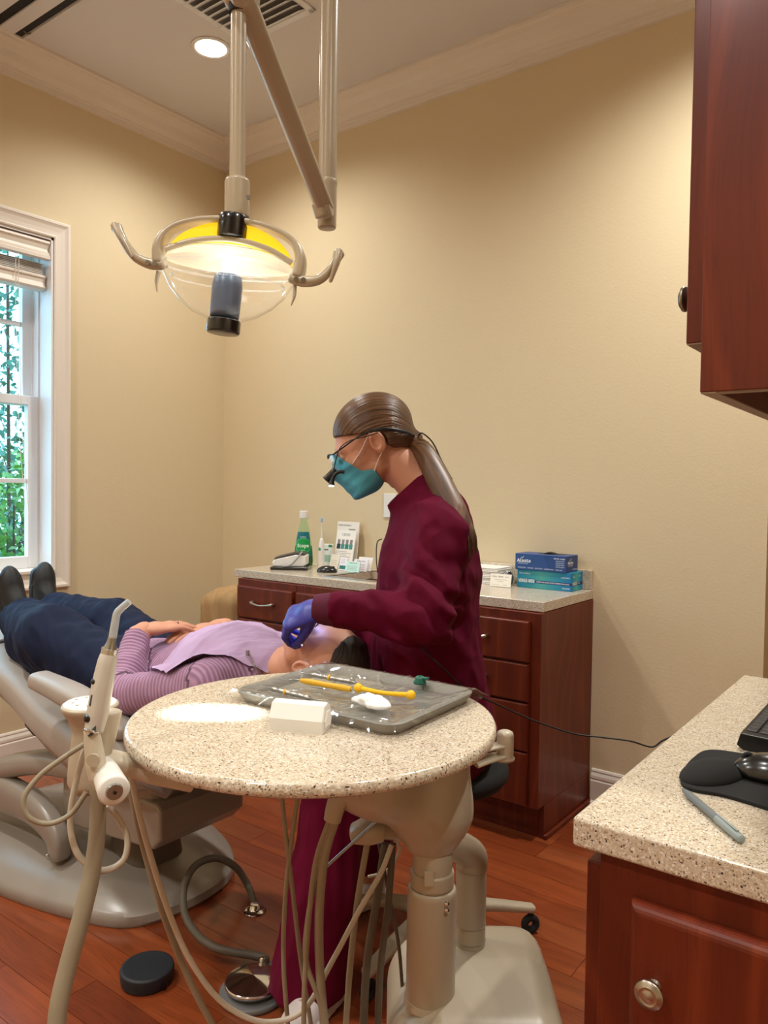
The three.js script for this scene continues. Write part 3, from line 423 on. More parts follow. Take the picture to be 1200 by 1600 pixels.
  part('opening', new THREE.CircleGeometry(0.05, 30).scale(1.2, 0.62, 1).rotateX(-Math.PI / 2).translate(0.02, 0.0682, -0.012), M.black, t, 'dark oval opening'); part('glove_tip', sweep([V(-0.02, 0.066, -0.012), V(0.01, 0.0725, -0.014), V(0.05, 0.067, -0.012)], [0.012, 0.02, 0.01], [0.002, 0.004, 0.002], { radial: 8 }), M.black, t);
}
{ // appointment card on a small stand, stack of paper towels
  const p = onCounter(783, 912, -2.88), t = thing('appointment_card', 'white appointment card propped before the paper towel stack', 'card', p);
  const tex = canvasTex(512, 300, (g, w, h) => { g.fillStyle = '#f3eee2'; g.fillRect(0, 0, w, h); g.textBaseline = 'middle'; g.fillStyle = '#2d3326'; g.font = h * 0.14 + 'px serif'; g.fillText('Valley', w * 0.06, h * 0.2); g.font = 'bold ' + h * 0.16 + 'px sans-serif'; g.fillText('Smile', w * 0.37, h * 0.2); g.font = h * 0.14 + 'px serif'; g.fillText('Care', w * 0.7, h * 0.2); g.fillStyle = '#8a8578'; g.font = h * 0.08 + 'px sans-serif'; g.fillText('General and Family Dentistry', w * 0.2, h * 0.44, w * 0.6); g.fillText('Appointments', w * 0.34, h * 0.58); g.fillText('Monday to Friday', w * 0.06, h * 0.84); g.fillText('By phone', w * 0.64, h * 0.84); });
  const tilt = rad(-14); part('card', box(0.092, 0.055, 0.002, 0, 0.0275, 0, 0).rotateX(tilt).translate(0, 0.001, 0.012), M.paper, t); part('print', new THREE.PlaneGeometry(0.09, 0.053).translate(0, 0.0275, 0.0014).rotateX(tilt).translate(0, 0.001, 0.012), new THREE.MeshStandardMaterial({ map: tex, roughness: 0.7 }), t); part('stand', box(0.08, 0.006, 0.05, 0, 0.003, -0.012, 0.001), M.glass, t);
  t.rotation.y = rad(8);
  const q = onCounter(758, 900, -2.985), s = thing('paper_towels', 'stack of folded white paper towels beside the glove boxes', 'paper towels', V(q.x - 0.03, CT, -2.985)), r = rng(3), g = [];
  for (let k = 0; k < 11; k++) g.push(box(0.25 + r() * 0.012, 0.0058, 0.13, (r() - 0.5) * 0.01, 0.0032 + k * 0.0066, (r() - 0.5) * 0.006, 0.0024)); for (const b of g) part('towel', b, M.paper, s);
  const w = onCounter(798, 892, -2.99), f = thing('wet_wipe_pack', 'crumpled silver foil wrapper beside the glove boxes', 'wrapper', V(w.x + 0.004, CT, -2.955)); f.position.y = CT;
  part('foil', surface((x, y, z) => ell(x, y - 0.03, z, 0.022, 0.034, 0.03) + 0.006 * noise(x * 60, y * 60, z * 60) + 0.004 * noise(x * 130, y * 130, z * 130), V(-0.04, -0.006, -0.05), V(0.04, 0.075, 0.05), 0.0035), M.steel, f);
}
{ // mouthwash bottle
  const p = onCounter(474, 884, -2.9), t = thing('mouthwash_bottle', 'clear green mouthwash bottle with a white cap on the back worktop', 'bottle', p, YAW);
  const prof = [[0, 0], [0.044, 0], [0.048, 0.006], [0.05, 0.03], [0.048, 0.07], [0.041, 0.13], [0.034, 0.17], [0.026, 0.205], [0.0175, 0.232], [0.016, 0.248], [0, 0.248]];
  part('bottle_body', lathe(prof, 40).scale(1, 1, 0.62), phys({ color: '#e9fff2', roughness: 0.05, transmission: 1, thickness: 0, ior: 1.45 }), t);
  part('mouthwash', lathe([[0, 0.003], [0.0425, 0.003], [0.0465, 0.008], [0.0485, 0.03], [0.0465, 0.07], [0.0425, 0.108], [0, 0.108]], 40).scale(1, 1, 0.6), phys({ color: '#0b7a50', roughness: 0.1, transmission: 0.5, thickness: 0 }), t, 'deep green liquid');
  part('cap', lathe([[0, 0.246], [0.0215, 0.246], [0.0225, 0.25], [0.022, 0.284], [0.02, 0.287], [0, 0.287]], 32), M.white, t, 'white screw cap');
  const tex = canvasTex(512, 640, (g, w, h) => { g.fillStyle = '#14806a'; g.fillRect(0, 0, w, h); g.fillStyle = '#0f6c78'; g.fillRect(0, 0, w, h * 0.3); g.fillStyle = '#0e9c4a'; g.beginPath(); g.ellipse(w / 2, h * 0.55, w * 0.47, h * 0.3, 0, 0, 7); g.fill(); g.strokeStyle = '#bfe6cf'; g.lineWidth = 6; g.stroke(); g.fillStyle = '#f4fff6'; g.textAlign = 'center'; g.textBaseline = 'middle'; g.font = 'bold ' + h * 0.2 + 'px sans-serif'; g.fillText('Scope', w / 2, h * 0.56, w * 0.82); g.font = h * 0.06 + 'px sans-serif'; g.fillText('classic', w / 2, h * 0.74); g.fillText('mouthwash', w / 2, h * 0.2); });
  const lab = []; const uvs = [], ix = []; const A = 20, B = 12; for (let j = 0; j <= B; j++) for (let i = 0; i <= A; i++) { const y = 0.055 + j / B * 0.125; let k = 0; while (k < prof.length - 2 && prof[k + 1][1] < y) k++; const f = (y - prof[k][1]) / ((prof[k + 1][1] - prof[k][1]) || 1), r = prof[k][0] + (prof[k + 1][0] - prof[k][0]) * f + 0.0006, th = (i / A - 0.5) * 2.1; lab.push(Math.sin(th) * r, y, Math.cos(th) * r * 0.62 + 0.0004); uvs.push(i / A, j / B); }
  for (let j = 0; j < B; j++) for (let i = 0; i < A; i++) { const a = j * (A + 1) + i; ix.push(a, a + 1, a + A + 1, a + 1, a + A + 2, a + A + 1); } const g = new THREE.BufferGeometry(); g.setAttribute('position', new THREE.Float32BufferAttribute(lab, 3)); g.setAttribute('uv', new THREE.Float32BufferAttribute(uvs, 2)); g.setIndex(ix); g.computeVertexNormals(); part('label_print', g, new THREE.MeshStandardMaterial({ map: tex, roughness: 0.35, side: THREE.DoubleSide }), t, 'green label with white lettering');
}
{ // electric toothbrush
  const p = onCounter(502, 884, -2.88), t = thing('electric_toothbrush', 'white electric toothbrush standing beside the mouthwash', 'toothbrush', p);
  part('handle', lathe([[0, 0], [0.0145, 0], [0.0155, 0.004], [0.0155, 0.07], [0.0135, 0.12], [0.009, 0.146], [0.0055, 0.155], [0, 0.155]], 28), M.white, t); part('neck', lathe([[0, 0.155], [0.005, 0.155], [0.0035, 0.19], [0.0028, 0.24], [0, 0.243]], 16), M.white, t);
  part('brush_head', merge([box(0.012, 0.024, 0.006, 0, 0.246, 0, 0.0025), box(0.009, 0.018, 0.008, 0, 0.247, 0.006, 0.001)]), std('#b9c4d0', 0.6), t); part('button', cyl(0.008, 0.008, 0.002, 0, 0, 0, 20).rotateX(Math.PI / 2).translate(0, 0.1, 0.0135), std('#2f9a80', 0.4), t, 'green round button');
}
{ // leaflets and cards
  const tube1 = thing('toothpaste_carton', 'small white and green carton behind the toothbrush', 'carton', onCounter(513, 880, -2.955), YAW * 0.6); const tt = canvasTex(128, 256, (g, w, h) => { g.fillStyle = '#e4ebe2'; g.fillRect(0, 0, w, h); g.fillStyle = '#2f8a4e'; g.fillRect(w * 0.6, 0, w * 0.4, h * 0.12); g.fillStyle = '#54606a'; g.fillRect(w * 0.08, h * 0.2, w * 0.5, h * 0.05); g.fillStyle = '#9fc7b4'; g.fillRect(w * 0.1, h * 0.45, w * 0.75, h * 0.3); }); part('carton', box(0.048, 0.12, 0.026, 0, 0.06, 0, 0.001), M.paper, tube1); part('print', new THREE.PlaneGeometry(0.046, 0.118).translate(0, 0.06, 0.0136), new THREE.MeshStandardMaterial({ map: tt, roughness: 0.5 }), tube1);
  const big = thing('leaflet', 'tall white leaflet leaning on the back wall', 'leaflet', onCounter(540, 882, -3.02), 0), tb = canvasTex(256, 420, (g, w, h) => { g.fillStyle = '#efeae2'; g.fillRect(0, 0, w, h); g.fillStyle = '#49443e'; g.font = 'bold ' + h * 0.045 + 'px sans-serif'; g.fillText('Health Guidance', w * 0.05, h * 0.09); g.fillStyle = '#9a958c'; g.fillRect(w * 0.55, h * 0.15, w * 0.3, h * 0.03); });
  part('sheet', box(0.145, 0.235, 0.006, 0, 0.1175, 0, 0.001).rotateX(rad(-7)).translate(0, 0, 0.006), M.paper, big); part('print', new THREE.PlaneGeometry(0.143, 0.233).translate(0, 0.1175, 0.0034).rotateX(rad(-7)).translate(0, 0, 0.006), new THREE.MeshStandardMaterial({ map: tb, roughness: 0.7 }), big);
  const sm = thing('leaflet', 'shorter white leaflet with a row of green pictures', 'leaflet', onCounter(535, 885, -2.975), 0), ts = canvasTex(256, 400, (g, w, h) => { g.fillStyle = '#f2efea'; g.fillRect(0, 0, w, h); g.fillStyle = '#3a4a4c'; g.font = h * 0.09 + 'px serif'; g.textAlign = 'center'; g.fillText('CRISIS', w / 2, h * 0.14); const r = rng(9); for (let k = 0; k < 4; k++) { g.fillStyle = ['#2f3440', '#3f8f86', '#2f8478', '#46988c'][k]; g.fillRect(w * (0.08 + k * 0.215), h * 0.36, w * 0.19, h * 0.13); g.fillStyle = '#8c8488'; g.fillRect(w * (0.1 + k * 0.215), h * 0.24, w * 0.14, h * 0.12); } g.fillStyle = '#a09a94'; for (let k = 0; k < 9; k++) g.fillRect(w * 0.08, h * (0.55 + k * 0.045), w * (0.5 + 0.35 * r()), h * 0.012); });
  part('sheet', box(0.125, 0.195, 0.003, 0, 0.0975, 0, 0.0008).rotateX(rad(-12)).translate(0, 0, 0.006), M.paper, sm); part('print', new THREE.PlaneGeometry(0.123, 0.193).translate(0, 0.0975, 0.0019).rotateX(rad(-12)).translate(0, 0, 0.006), new THREE.MeshStandardMaterial({ map: ts, roughness: 0.7 }), sm);
  const cardTex = (bg, ink, head) => canvasTex(256, 160, (g, w, h) => { g.fillStyle = bg; g.fillRect(0, 0, w, h); g.fillStyle = ink; g.font = 'bold ' + h * 0.15 + 'px serif'; g.textAlign = 'center'; if (head) g.fillText('Valley Smile', w / 2, h * 0.2); g.globalAlpha = 0.5; for (let k = 0; k < 4; k++) g.fillRect(w * 0.12, h * (0.4 + k * 0.13), w * 0.7, h * 0.04); });
  const card = (label, px, py, z, w, h, tex, turn = 0) => { const t = thing('business_card', label, 'card', onCounter(px, py, z), turn, 'cards on the back worktop'); part('card', box(w, h, 0.004, 0, h / 2, 0, 0.0005).rotateX(rad(-16)).translate(0, 0.001, 0.006), M.paper, t); part('print', new THREE.PlaneGeometry(w - 0.001, h - 0.001).translate(0, h / 2, 0.0024).rotateX(rad(-16)).translate(0, 0.001, 0.006), new THREE.MeshStandardMaterial({ map: tex, roughness: 0.6 }), t); return t; };
  card('cream business card just behind the black computer mouse', 522, 884, -2.92, 0.055, 0.075, cardTex('#e6e0d2', '#8f8a66', false)); card('mint green business card at the front of the card holder', 551, 887, -2.875, 0.088, 0.052, cardTex('#c8ece2', '#3d5a52', true)); card('white business card behind the mint green one', 563, 884, -2.925, 0.088, 0.06, cardTex('#eeeaf0', '#3a3850', true)); card('plain white business card at the back of the card holder', 570, 882, -2.965, 0.088, 0.068, cardTex('#f2f0ee', '#77727a', false)); card('small green and white card between the mouse and the mint card', 536, 885, -2.9, 0.045, 0.062, canvasTex(128, 170, (g, w, h) => { g.fillStyle = '#eeeaf2'; g.fillRect(0, 0, w, h); g.fillStyle = '#2f766c'; g.fillRect(w * 0.05, h * 0.6, w * 0.9, h * 0.3); g.fillStyle = '#a29cb0'; for (let k = 0; k < 4; k++) g.fillRect(w * 0.15, h * (0.1 + k * 0.1), w * 0.6, h * 0.03); }));
}
const mouseGeo = (s = 1) => surface((x, y, z) => smax(ell(x, y, z, 0.031 * s, 0.036 * s, 0.056 * s) , -y, 0.006), V(-0.045, -0.01, -0.07).multiplyScalar(s), V(0.045, 0.05, 0.07).multiplyScalar(s), 0.0035 * s);
{
  const t = thing('computer_mouse', 'small black computer mouse on the back worktop beside the leaflets', 'mouse', onCounter(511, 887, -2.79), YAW + 1.45); part('shell', mouseGeo(0.92), M.blackGloss, t); part('scroll_wheel', new THREE.TorusGeometry(0.006, 0.003, 8, 16).rotateY(Math.PI / 2).translate(0, 0.0215, 0.03), M.rubber, t);
  const p = onCounter(455, 888, -2.78), d = thing('card_terminal', 'white handheld monitor with grey lid on a black tray beside the mouthwash', 'monitor', p, YAW - 0.05);
  part('tray', box(0.185, 0.016, 0.14, 0.0, 0.008, 0, 0.005), M.blackGloss, d);
  const side = slabShape([[-0.078, 0.022], [0.066, 0.022], [0.075, 0.03], [0.075, 0.066], [0.03, 0.07], [-0.07, 0.046], [-0.08, 0.036]], 0.09, 0.006, 3).translate(0, 0, -0.045); part('housing', side, M.white, d); part('lid', slabShape([[-0.074, 0.051], [0.03, 0.076], [0.072, 0.072], [0.066, 0.08], [0.028, 0.084], [-0.07, 0.058]], 0.09, 0.004, 2).translate(0, 0, -0.045), std('#4a4540', 0.4), d, 'dark grey lid'); part('lead', tube([V(0.055, 0.075, 0.03), V(0.06, 0.088, 0.045), V(0.04, 0.06, 0.062), V(0.005, 0.026, 0.068), V(-0.03, 0.02, 0.07)], 0.0042), std('#9d9a96', 0.5), d);
}
{ const p = atZ(610, 790, ZB), s = solo('switch_plate', 'white switch plate on the back wall behind the clinician', 'switch', box(0.075, 0.118, 0.006, 0, 0, 0, 0.002), M.white, V(p.x, p.y, ZB + 0.003)); }

// ================================================================ things on the near counter
{
  const k = thing('keyboard', 'black computer keyboard at the far side of the mouse pad', 'keyboard', [-0.2, RT, -1.565], 0);
  const kb = slabShape([[-0.075, 0.006], [-0.066, 0.0], [0.07, 0.0], [0.075, 0.012], [0.07, 0.02], [-0.07, 0.024]], 0.46, 0.0015, 2).translate(0, 0.0015, -0.23); part('case', kb, M.black, k);
  const keyG = box(0.0165, 0.007, 0.0165, 0, 0, 0, 0.002, 1), keyM = std('#2b2a2a', 0.5), wide = box(0.0165, 0.007, 0.1, 0, 0, 0, 0.002, 1);
  for (let i = 0; i < 6; i++) for (let j = 0; j < 22; j++) { if (i === 0 && j >= 4 && j <= 9) { if (j === 4) { const m = part('key', wide, keyM, k); m.position.set(-0.058, 0.0255, -0.21 + 6.5 * 0.0192); } continue; } const m = part('key', keyG, keyM, k); m.position.set(-0.058 + i * 0.0195, 0.0255 - i * 0.0004, -0.21 + j * 0.0197); }
}
{
  const m = thing('mouse_pad', 'black mouse pad with a padded wrist rest on the near worktop', 'mouse pad', [-0.2, RT, -1.18]), pts = [];
  const put = (px, py) => { const p = atY(px, py, RT); return [p.x + 0.2, -(p.z + 1.18)]; };
  const shp = [put(1064, 1222), put(1070, 1232), put(1085, 1238), put(1130, 1246), [0.12, 0.0 - 0.085], [0.12, 0.12], put(1172, 1184), put(1110, 1176), put(1082, 1190)];
  const curve = new THREE.CatmullRomCurve3(shp.map(([x, y]) => V(x, y, 0)), true, 'centripetal').getPoints(80); part('base', new THREE.ExtrudeGeometry(new THREE.Shape(curve.map((p) => new THREE.Vector2(p.x, p.y))), { depth: 0.003, bevelEnabled: true, bevelSize: 0.001, bevelThickness: 0.001 }).rotateX(-Math.PI / 2).translate(0, 0.001, 0), M.blackFoam, m);
  const c0 = atY(1113, 1216, RT), axis = V(0.35, 0, -1).normalize(), cx = c0.x + 0.2, cz = c0.z + 1.18; part('wrist_rest', surface((x, y, z) => { const dx = x - cx, dz = z - cz, u = dx * axis.x + dz * axis.z, w = dx * -axis.z + dz * axis.x; return smax(ell(w, y - 0.002, u, 0.036, 0.024, 0.062), -(y - 0.002), 0.004); }, V(cx - 0.08, -0.004, cz - 0.08), V(cx + 0.08, 0.035, cz + 0.08), 0.004), M.blackFoam, m, 'raised black gel wrist rest');
  const q = atY(1192, 1218, RT + 0.005); const t = thing('computer_mouse', 'glossy black computer mouse lying on the mouse pad', 'mouse', [q.x + 0.012, RT + 0.0062, q.z - 0.01], rad(-80)); part('shell', mouseGeo(1), M.blackGloss, t); part('scroll_wheel', new THREE.TorusGeometry(0.007, 0.003, 8, 16).rotateY(Math.PI / 2).translate(0, 0.0235, 0.033), M.rubber, t);
  const a = atY(1066, 1233, RT + 0.006), b = atY(1158, 1311, RT + 0.006), pen = thing('pen', 'grey ballpoint pen lying beside the mouse pad', 'pen', [(a.x + b.x) / 2, RT, (a.z + b.z) / 2]), at2 = (t) => a.clone().lerp(b, t); const grey = std('#6f7577', 0.4);
  wpart('barrel', sweep([at2(0.03), at2(0.12), at2(0.66)], [0.0028, 0.0048, 0.0052], [0.0028, 0.0048, 0.0052], { radial: 14 }), grey, pen); wpart('cap', sweep([at2(0.64), at2(0.8), at2(1)], [0.0058, 0.0058, 0.0052], [0.0058, 0.0058, 0.0052], { radial: 14, soft: 0.002 }), std('#8d9796', 0.35), pen, 'lighter grey cap'); wpart('tip', sweep([at2(0), at2(0.04)], [0.0008, 0.0028], [0.0008, 0.0028], { radial: 10 }), M.black, pen); wpart('clip', sweep([at2(0.62).add(V(0, 0.006, 0)), at2(0.95).add(V(0, 0.0066, 0))], [0.0018, 0.0018], [0.0008, 0.0008], { radial: 8 }), std('#8d9796', 0.35), pen);
}

// ================================================================ ceiling-hung exam lamp
{
  const D = 1.2, C = at(357, 428, D), base = at(511, 340, 1.65), tl = rad(-5), t = thing('exam_lamp', 'ceiling-hung dental lamp with clear shield and two handles, switched on', 'exam lamp', [base.x, CEIL, base.z]);
  const H = (u, v, w = 0) => C.clone().addScaledVector(RIGHT, u * Math.cos(tl) - v * Math.sin(tl)).addScaledVector(UP, u * Math.sin(tl) + v * Math.cos(tl)).addScaledVector(AWAY, -w);
  const headM = new THREE.Matrix4().makeBasis(H(1, 0).sub(C), H(0, 1).sub(C), H(0, 0, 1).sub(C)).setPosition(C), head = (g) => g.applyMatrix4(headM);
  const yb = at(511, 357, 1.65).y, yc = at(511, 292, 1.65).y, vert = (r, y0, y1, x, z, seg = 32) => cyl(r, r, y1 - y0, x, y0, z, seg);
  wpart('ceiling_post', vert(0.0195, yc, CEIL, base.x, base.z), M.lampArm, t); wpart('post_collar', lathe([[0, 0], [0.018, 0], [0.02, 0.003], [0.0205, yc - yb], [0.0215, yc - yb + 0.004], [0.0215, yc - yb + 0.012], [0.019, yc - yb + 0.014]], 32).translate(base.x, yb, base.z), M.lampArm, t); wpart('ceiling_plate', lathe([[0, -0.03], [0.05, -0.03], [0.09, -0.01], [0.095, 0], [0, 0]], 32).translate(base.x, CEIL, base.z), M.lampArm, t);
  const p0 = at(506, 322, 1.615), p1 = at(383, 8, 1.2); const dirA = p1.clone().sub(p0).normalize(), p2 = p1.clone().addScaledVector(dirA, 0.03);
  wpart('arm', sweep([p0, p0.clone().lerp(p1, 0.5), p2], 0.019, 0.0195, { side: AWAY.clone().negate().cross(dirA).normalize(), power: 3.2, radial: 24, soft: 0.006 }), M.lampArm, t); wpart('arm_pivot', merge([sweep([at(497, 318, 1.6), at(503, 338, 1.605)], 0.011, 0.014, { power: 3, radial: 14, soft: 0.003 }), sweep([at(508, 316, 1.6), at(513, 336, 1.62)], 0.012, 0.016, { power: 3, radial: 14, soft: 0.003 })]), M.lampArm, t);
  wpart('knuckle', merge([sweep([at(358, -4, 1.2), at(372, -2, 1.2), at(392, 4, 1.19)], [0.016, 0.021, 0.018], [0.016, 0.022, 0.018], { soft: 0.008, power: 2.6 })]), M.lampArm, t);
  const top = at(371, 6, D), col = at(373, 278, D), px = (top.x + col.x) / 2, pz = (top.z + col.z) / 2, yk = at(372, 345, D).y;
  wpart('drop_pole', vert(0.0123, col.y - 0.01, top.y + 0.012, px, pz), M.lampArm, t); wpart('knuckle_liner', vert(0.0155, at(372, 24, D).y, at(372, 8, D).y, px, pz), M.rubber, t);
  wpart('swivel_collar', lathe([[0, 0], [0.0185, 0], [0.0195, 0.003], [0.0195, 0.056], [0.018, 0.06], [0.012, 0.0605]], 36).translate(px, yk + 0.006, pz), M.lampArm, t); wpart('collar_screw', merge([cyl(0.0035, 0.0035, 0.003).rotateX(Math.PI / 2).rotateY(YAW).translate(...H(0.024, 0.113, 0.021).toArray())]), M.steel, t);
  wpart('top_knob', head(lathe([[0, 0.054], [0.022, 0.054], [0.0235, 0.058], [0.0235, 0.074], [0.0222, 0.076], [0.0235, 0.078], [0.023, 0.088], [0.019, 0.091], [0, 0.091]], 32)), M.blackGloss, t, 'black top knob');
  // yoke, amber glowing reflector rim, shield
  const arch = [[-0.108, 0.004], [-0.11, 0.034], [-0.096, 0.058], [-0.06, 0.075], [0, 0.082], [0.06, 0.075], [0.096, 0.058], [0.11, 0.034], [0.108, 0.004]].map(([u, v]) => H(u, v, 0.0));
  wpart('yoke', sweep(arch, [0.02, 0.018, 0.014, 0.013, 0.013, 0.013, 0.014, 0.018, 0.02], [0.0105, 0.0085, 0.006, 0.005, 0.005, 0.005, 0.006, 0.0085, 0.0105], { side: AWAY.clone().negate(), power: 3, radial: 20, soft: 0.004, steps: 60 }), M.lampArm, t);
  const rail = [[-0.098, 0.024], [-0.06, 0.041], [0, 0.05], [0.06, 0.041], [0.098, 0.024]].map(([u, v]) => H(u, v, 0.012)); wpart('front_rail', sweep(rail, 0.004, 0.0045, { side: AWAY.clone().negate(), power: 3, radial: 12, steps: 40 }), M.lampArm, t);
  const cres = new THREE.Shape(); for (let i = 0; i <= 30; i++) { const a = Math.PI * (0.06 + 0.88 * i / 30), x = Math.cos(a) * 0.1, y = 0.012 + Math.sin(a) * 0.066; i ? cres.lineTo(x, y) : cres.moveTo(x, y); } for (let i = 30; i >= 0; i--) { const a = Math.PI * (0.06 + 0.88 * i / 30); cres.lineTo(Math.cos(a) * 0.098, 0.016 + Math.sin(a) * 0.03); }
  wpart('amber_reflector', head(new THREE.ExtrudeGeometry(cres, { depth: 0.012, bevelEnabled: false }).translate(0, 0, -0.008)), std('#d8a010', 0.4, { emissive: new THREE.Color(1, 0.62, 0.01), emissiveIntensity: 0.8 }), t, 'glowing amber reflector rim');
  wpart('reflector', head(lathe([[0.101, 0.014], [0.098, 0.02], [0.075, 0.031], [0.045, 0.039], [0.02, 0.043], [0, 0.044]], 60).scale(1, 1, 0.55)), phys({ color: '#fff6dc', roughness: 0.3, side: THREE.DoubleSide, transmission: 0.35, thickness: 0, emissive: new THREE.Color(1, 0.88, 0.62), emissiveIntensity: 0.24 }), t, 'glowing pale reflector dish');
  wpart('shield', head(lathe([[0.026, -0.073], [0.05, -0.064], [0.072, -0.049], [0.09, -0.03], [0.102, -0.008], [0.107, 0.008], [0.1075, 0.024], [0.105, 0.028], [0.103, 0.024], [0.1025, 0.012]], 72).scale(1, 1, 0.55)), M.shield, t, 'clear plastic shield'); wpart('shield_rim', head(merge([new THREE.TorusGeometry(0.1035, 0.0022, 8, 72).rotateX(Math.PI / 2).translate(0, 0.006, 0).scale(1, 1, 0.55), new THREE.TorusGeometry(0.088, 0.0018, 8, 72).rotateX(Math.PI / 2).translate(0, -0.012, 0).scale(1, 1, 0.55)])), phys({ color: '#ffffff', roughness: 0.1, transmission: 0.92, thickness: 0 }), t);
  wpart('bulb_housing', head(lathe([[0, -0.07], [0.022, -0.07], [0.023, -0.06], [0.0235, -0.02], [0.021, -0.004], [0.015, 0], [0, 0]], 32)), std('#56657c', 0.35, { metalness: 0.3 }), t, 'grey bulb housing'); wpart('bulb', head(lathe([[0, 0.001], [0.009, 0.001], [0.012, 0.012], [0.009, 0.026], [0, 0.03]], 24)), std('#ffffff', 0.4, { emissive: new THREE.Color(0.85, 0.95, 1), emissiveIntensity: 2.5 }), t, 'lit halogen bulb');
  wpart('bottom_cap', head(lathe([[0, -0.093], [0.024, -0.093], [0.0262, -0.09], [0.0262, -0.074], [0.024, -0.071], [0, -0.071]], 36)), M.blackGloss, t, 'black bottom cap');
  for (const s of [-1, 1]) {
    const q = s < 0 ? [[-0.1, -0.0], [-0.118, 0.0], [-0.142, 0.008], [-0.16, 0.026], [-0.17, 0.042], [-0.176, 0.05]] : [[0.1, 0.0], [0.118, -0.003], [0.142, 0.002], [0.158, 0.018], [0.166, 0.034], [0.17, 0.046]];
    const h = wpart('handle', sweep(q.map(([u, v]) => H(u, v, 0.012)), [0.007, 0.008, 0.009, 0.009, 0.0095, 0.011], [0.0075, 0.0085, 0.0075, 0.0065, 0.0065, 0.009], { side: AWAY.clone().negate(), radial: 16, soft: 0.006 }), M.lampArm, t); wpart('handle_grip', sweep([s < 0 ? H(-0.176, 0.05, 0.02) : H(0.17, 0.046, 0.02), s < 0 ? H(-0.162, 0.03, 0.026) : H(0.169, 0.028, 0.026), s < 0 ? H(-0.146, 0.006, 0.022) : H(0.162, 0.0, 0.022)], [0.009, 0.0075, 0.003], [0.006, 0.005, 0.003], { side: AWAY.clone().negate(), radial: 14, soft: 0.003 }), M.lampArm, h);
    for (const k of [0, 1]) wpart('screw', cyl(0.004, 0.004, 0.002, 0, 0, 0, 16).rotateX(Math.PI / 2).rotateY(YAW).translate(...H(s * (0.109 + k * 0.011), -0.001 - (s > 0 ? 0.002 : 0), 0.0205).toArray()), M.pewter, h);
    wpart('spring_clip', sweep([H(s * 0.106, -0.01, 0.01), H(s * 0.107, -0.026, 0.012), H(s * 0.104, -0.042, 0.014)], [0.004, 0.003, 0.001], [0.003, 0.003, 0.001], { radial: 8 }), M.lampArm, t);
  }
  const aim = V(-0.897, 0.955, -0.775); for (const s of [-1, 0, 1]) { const l = new THREE.SpotLight(new THREE.Color(0.82, 0.95, 1), EXAM_POWER, 0, rad(4.2), 0.4, 2); l.position.copy(H(s * 0.034, -0.1, 0)); l.target.position.copy(aim).addScaledVector(RIGHT, s * 0.036); l.castShadow = true; l.shadow.radius = 1; t.add(l, l.target); l.position.sub(t.position); l.target.position.sub(t.position); }
  const glow = new THREE.PointLight(new THREE.Color(0.85, 0.95, 1), 0.014, 0, 2); glow.position.copy(H(0, 0.015, 0.0)).sub(t.position); glow.castShadow = true; t.add(glow);
}

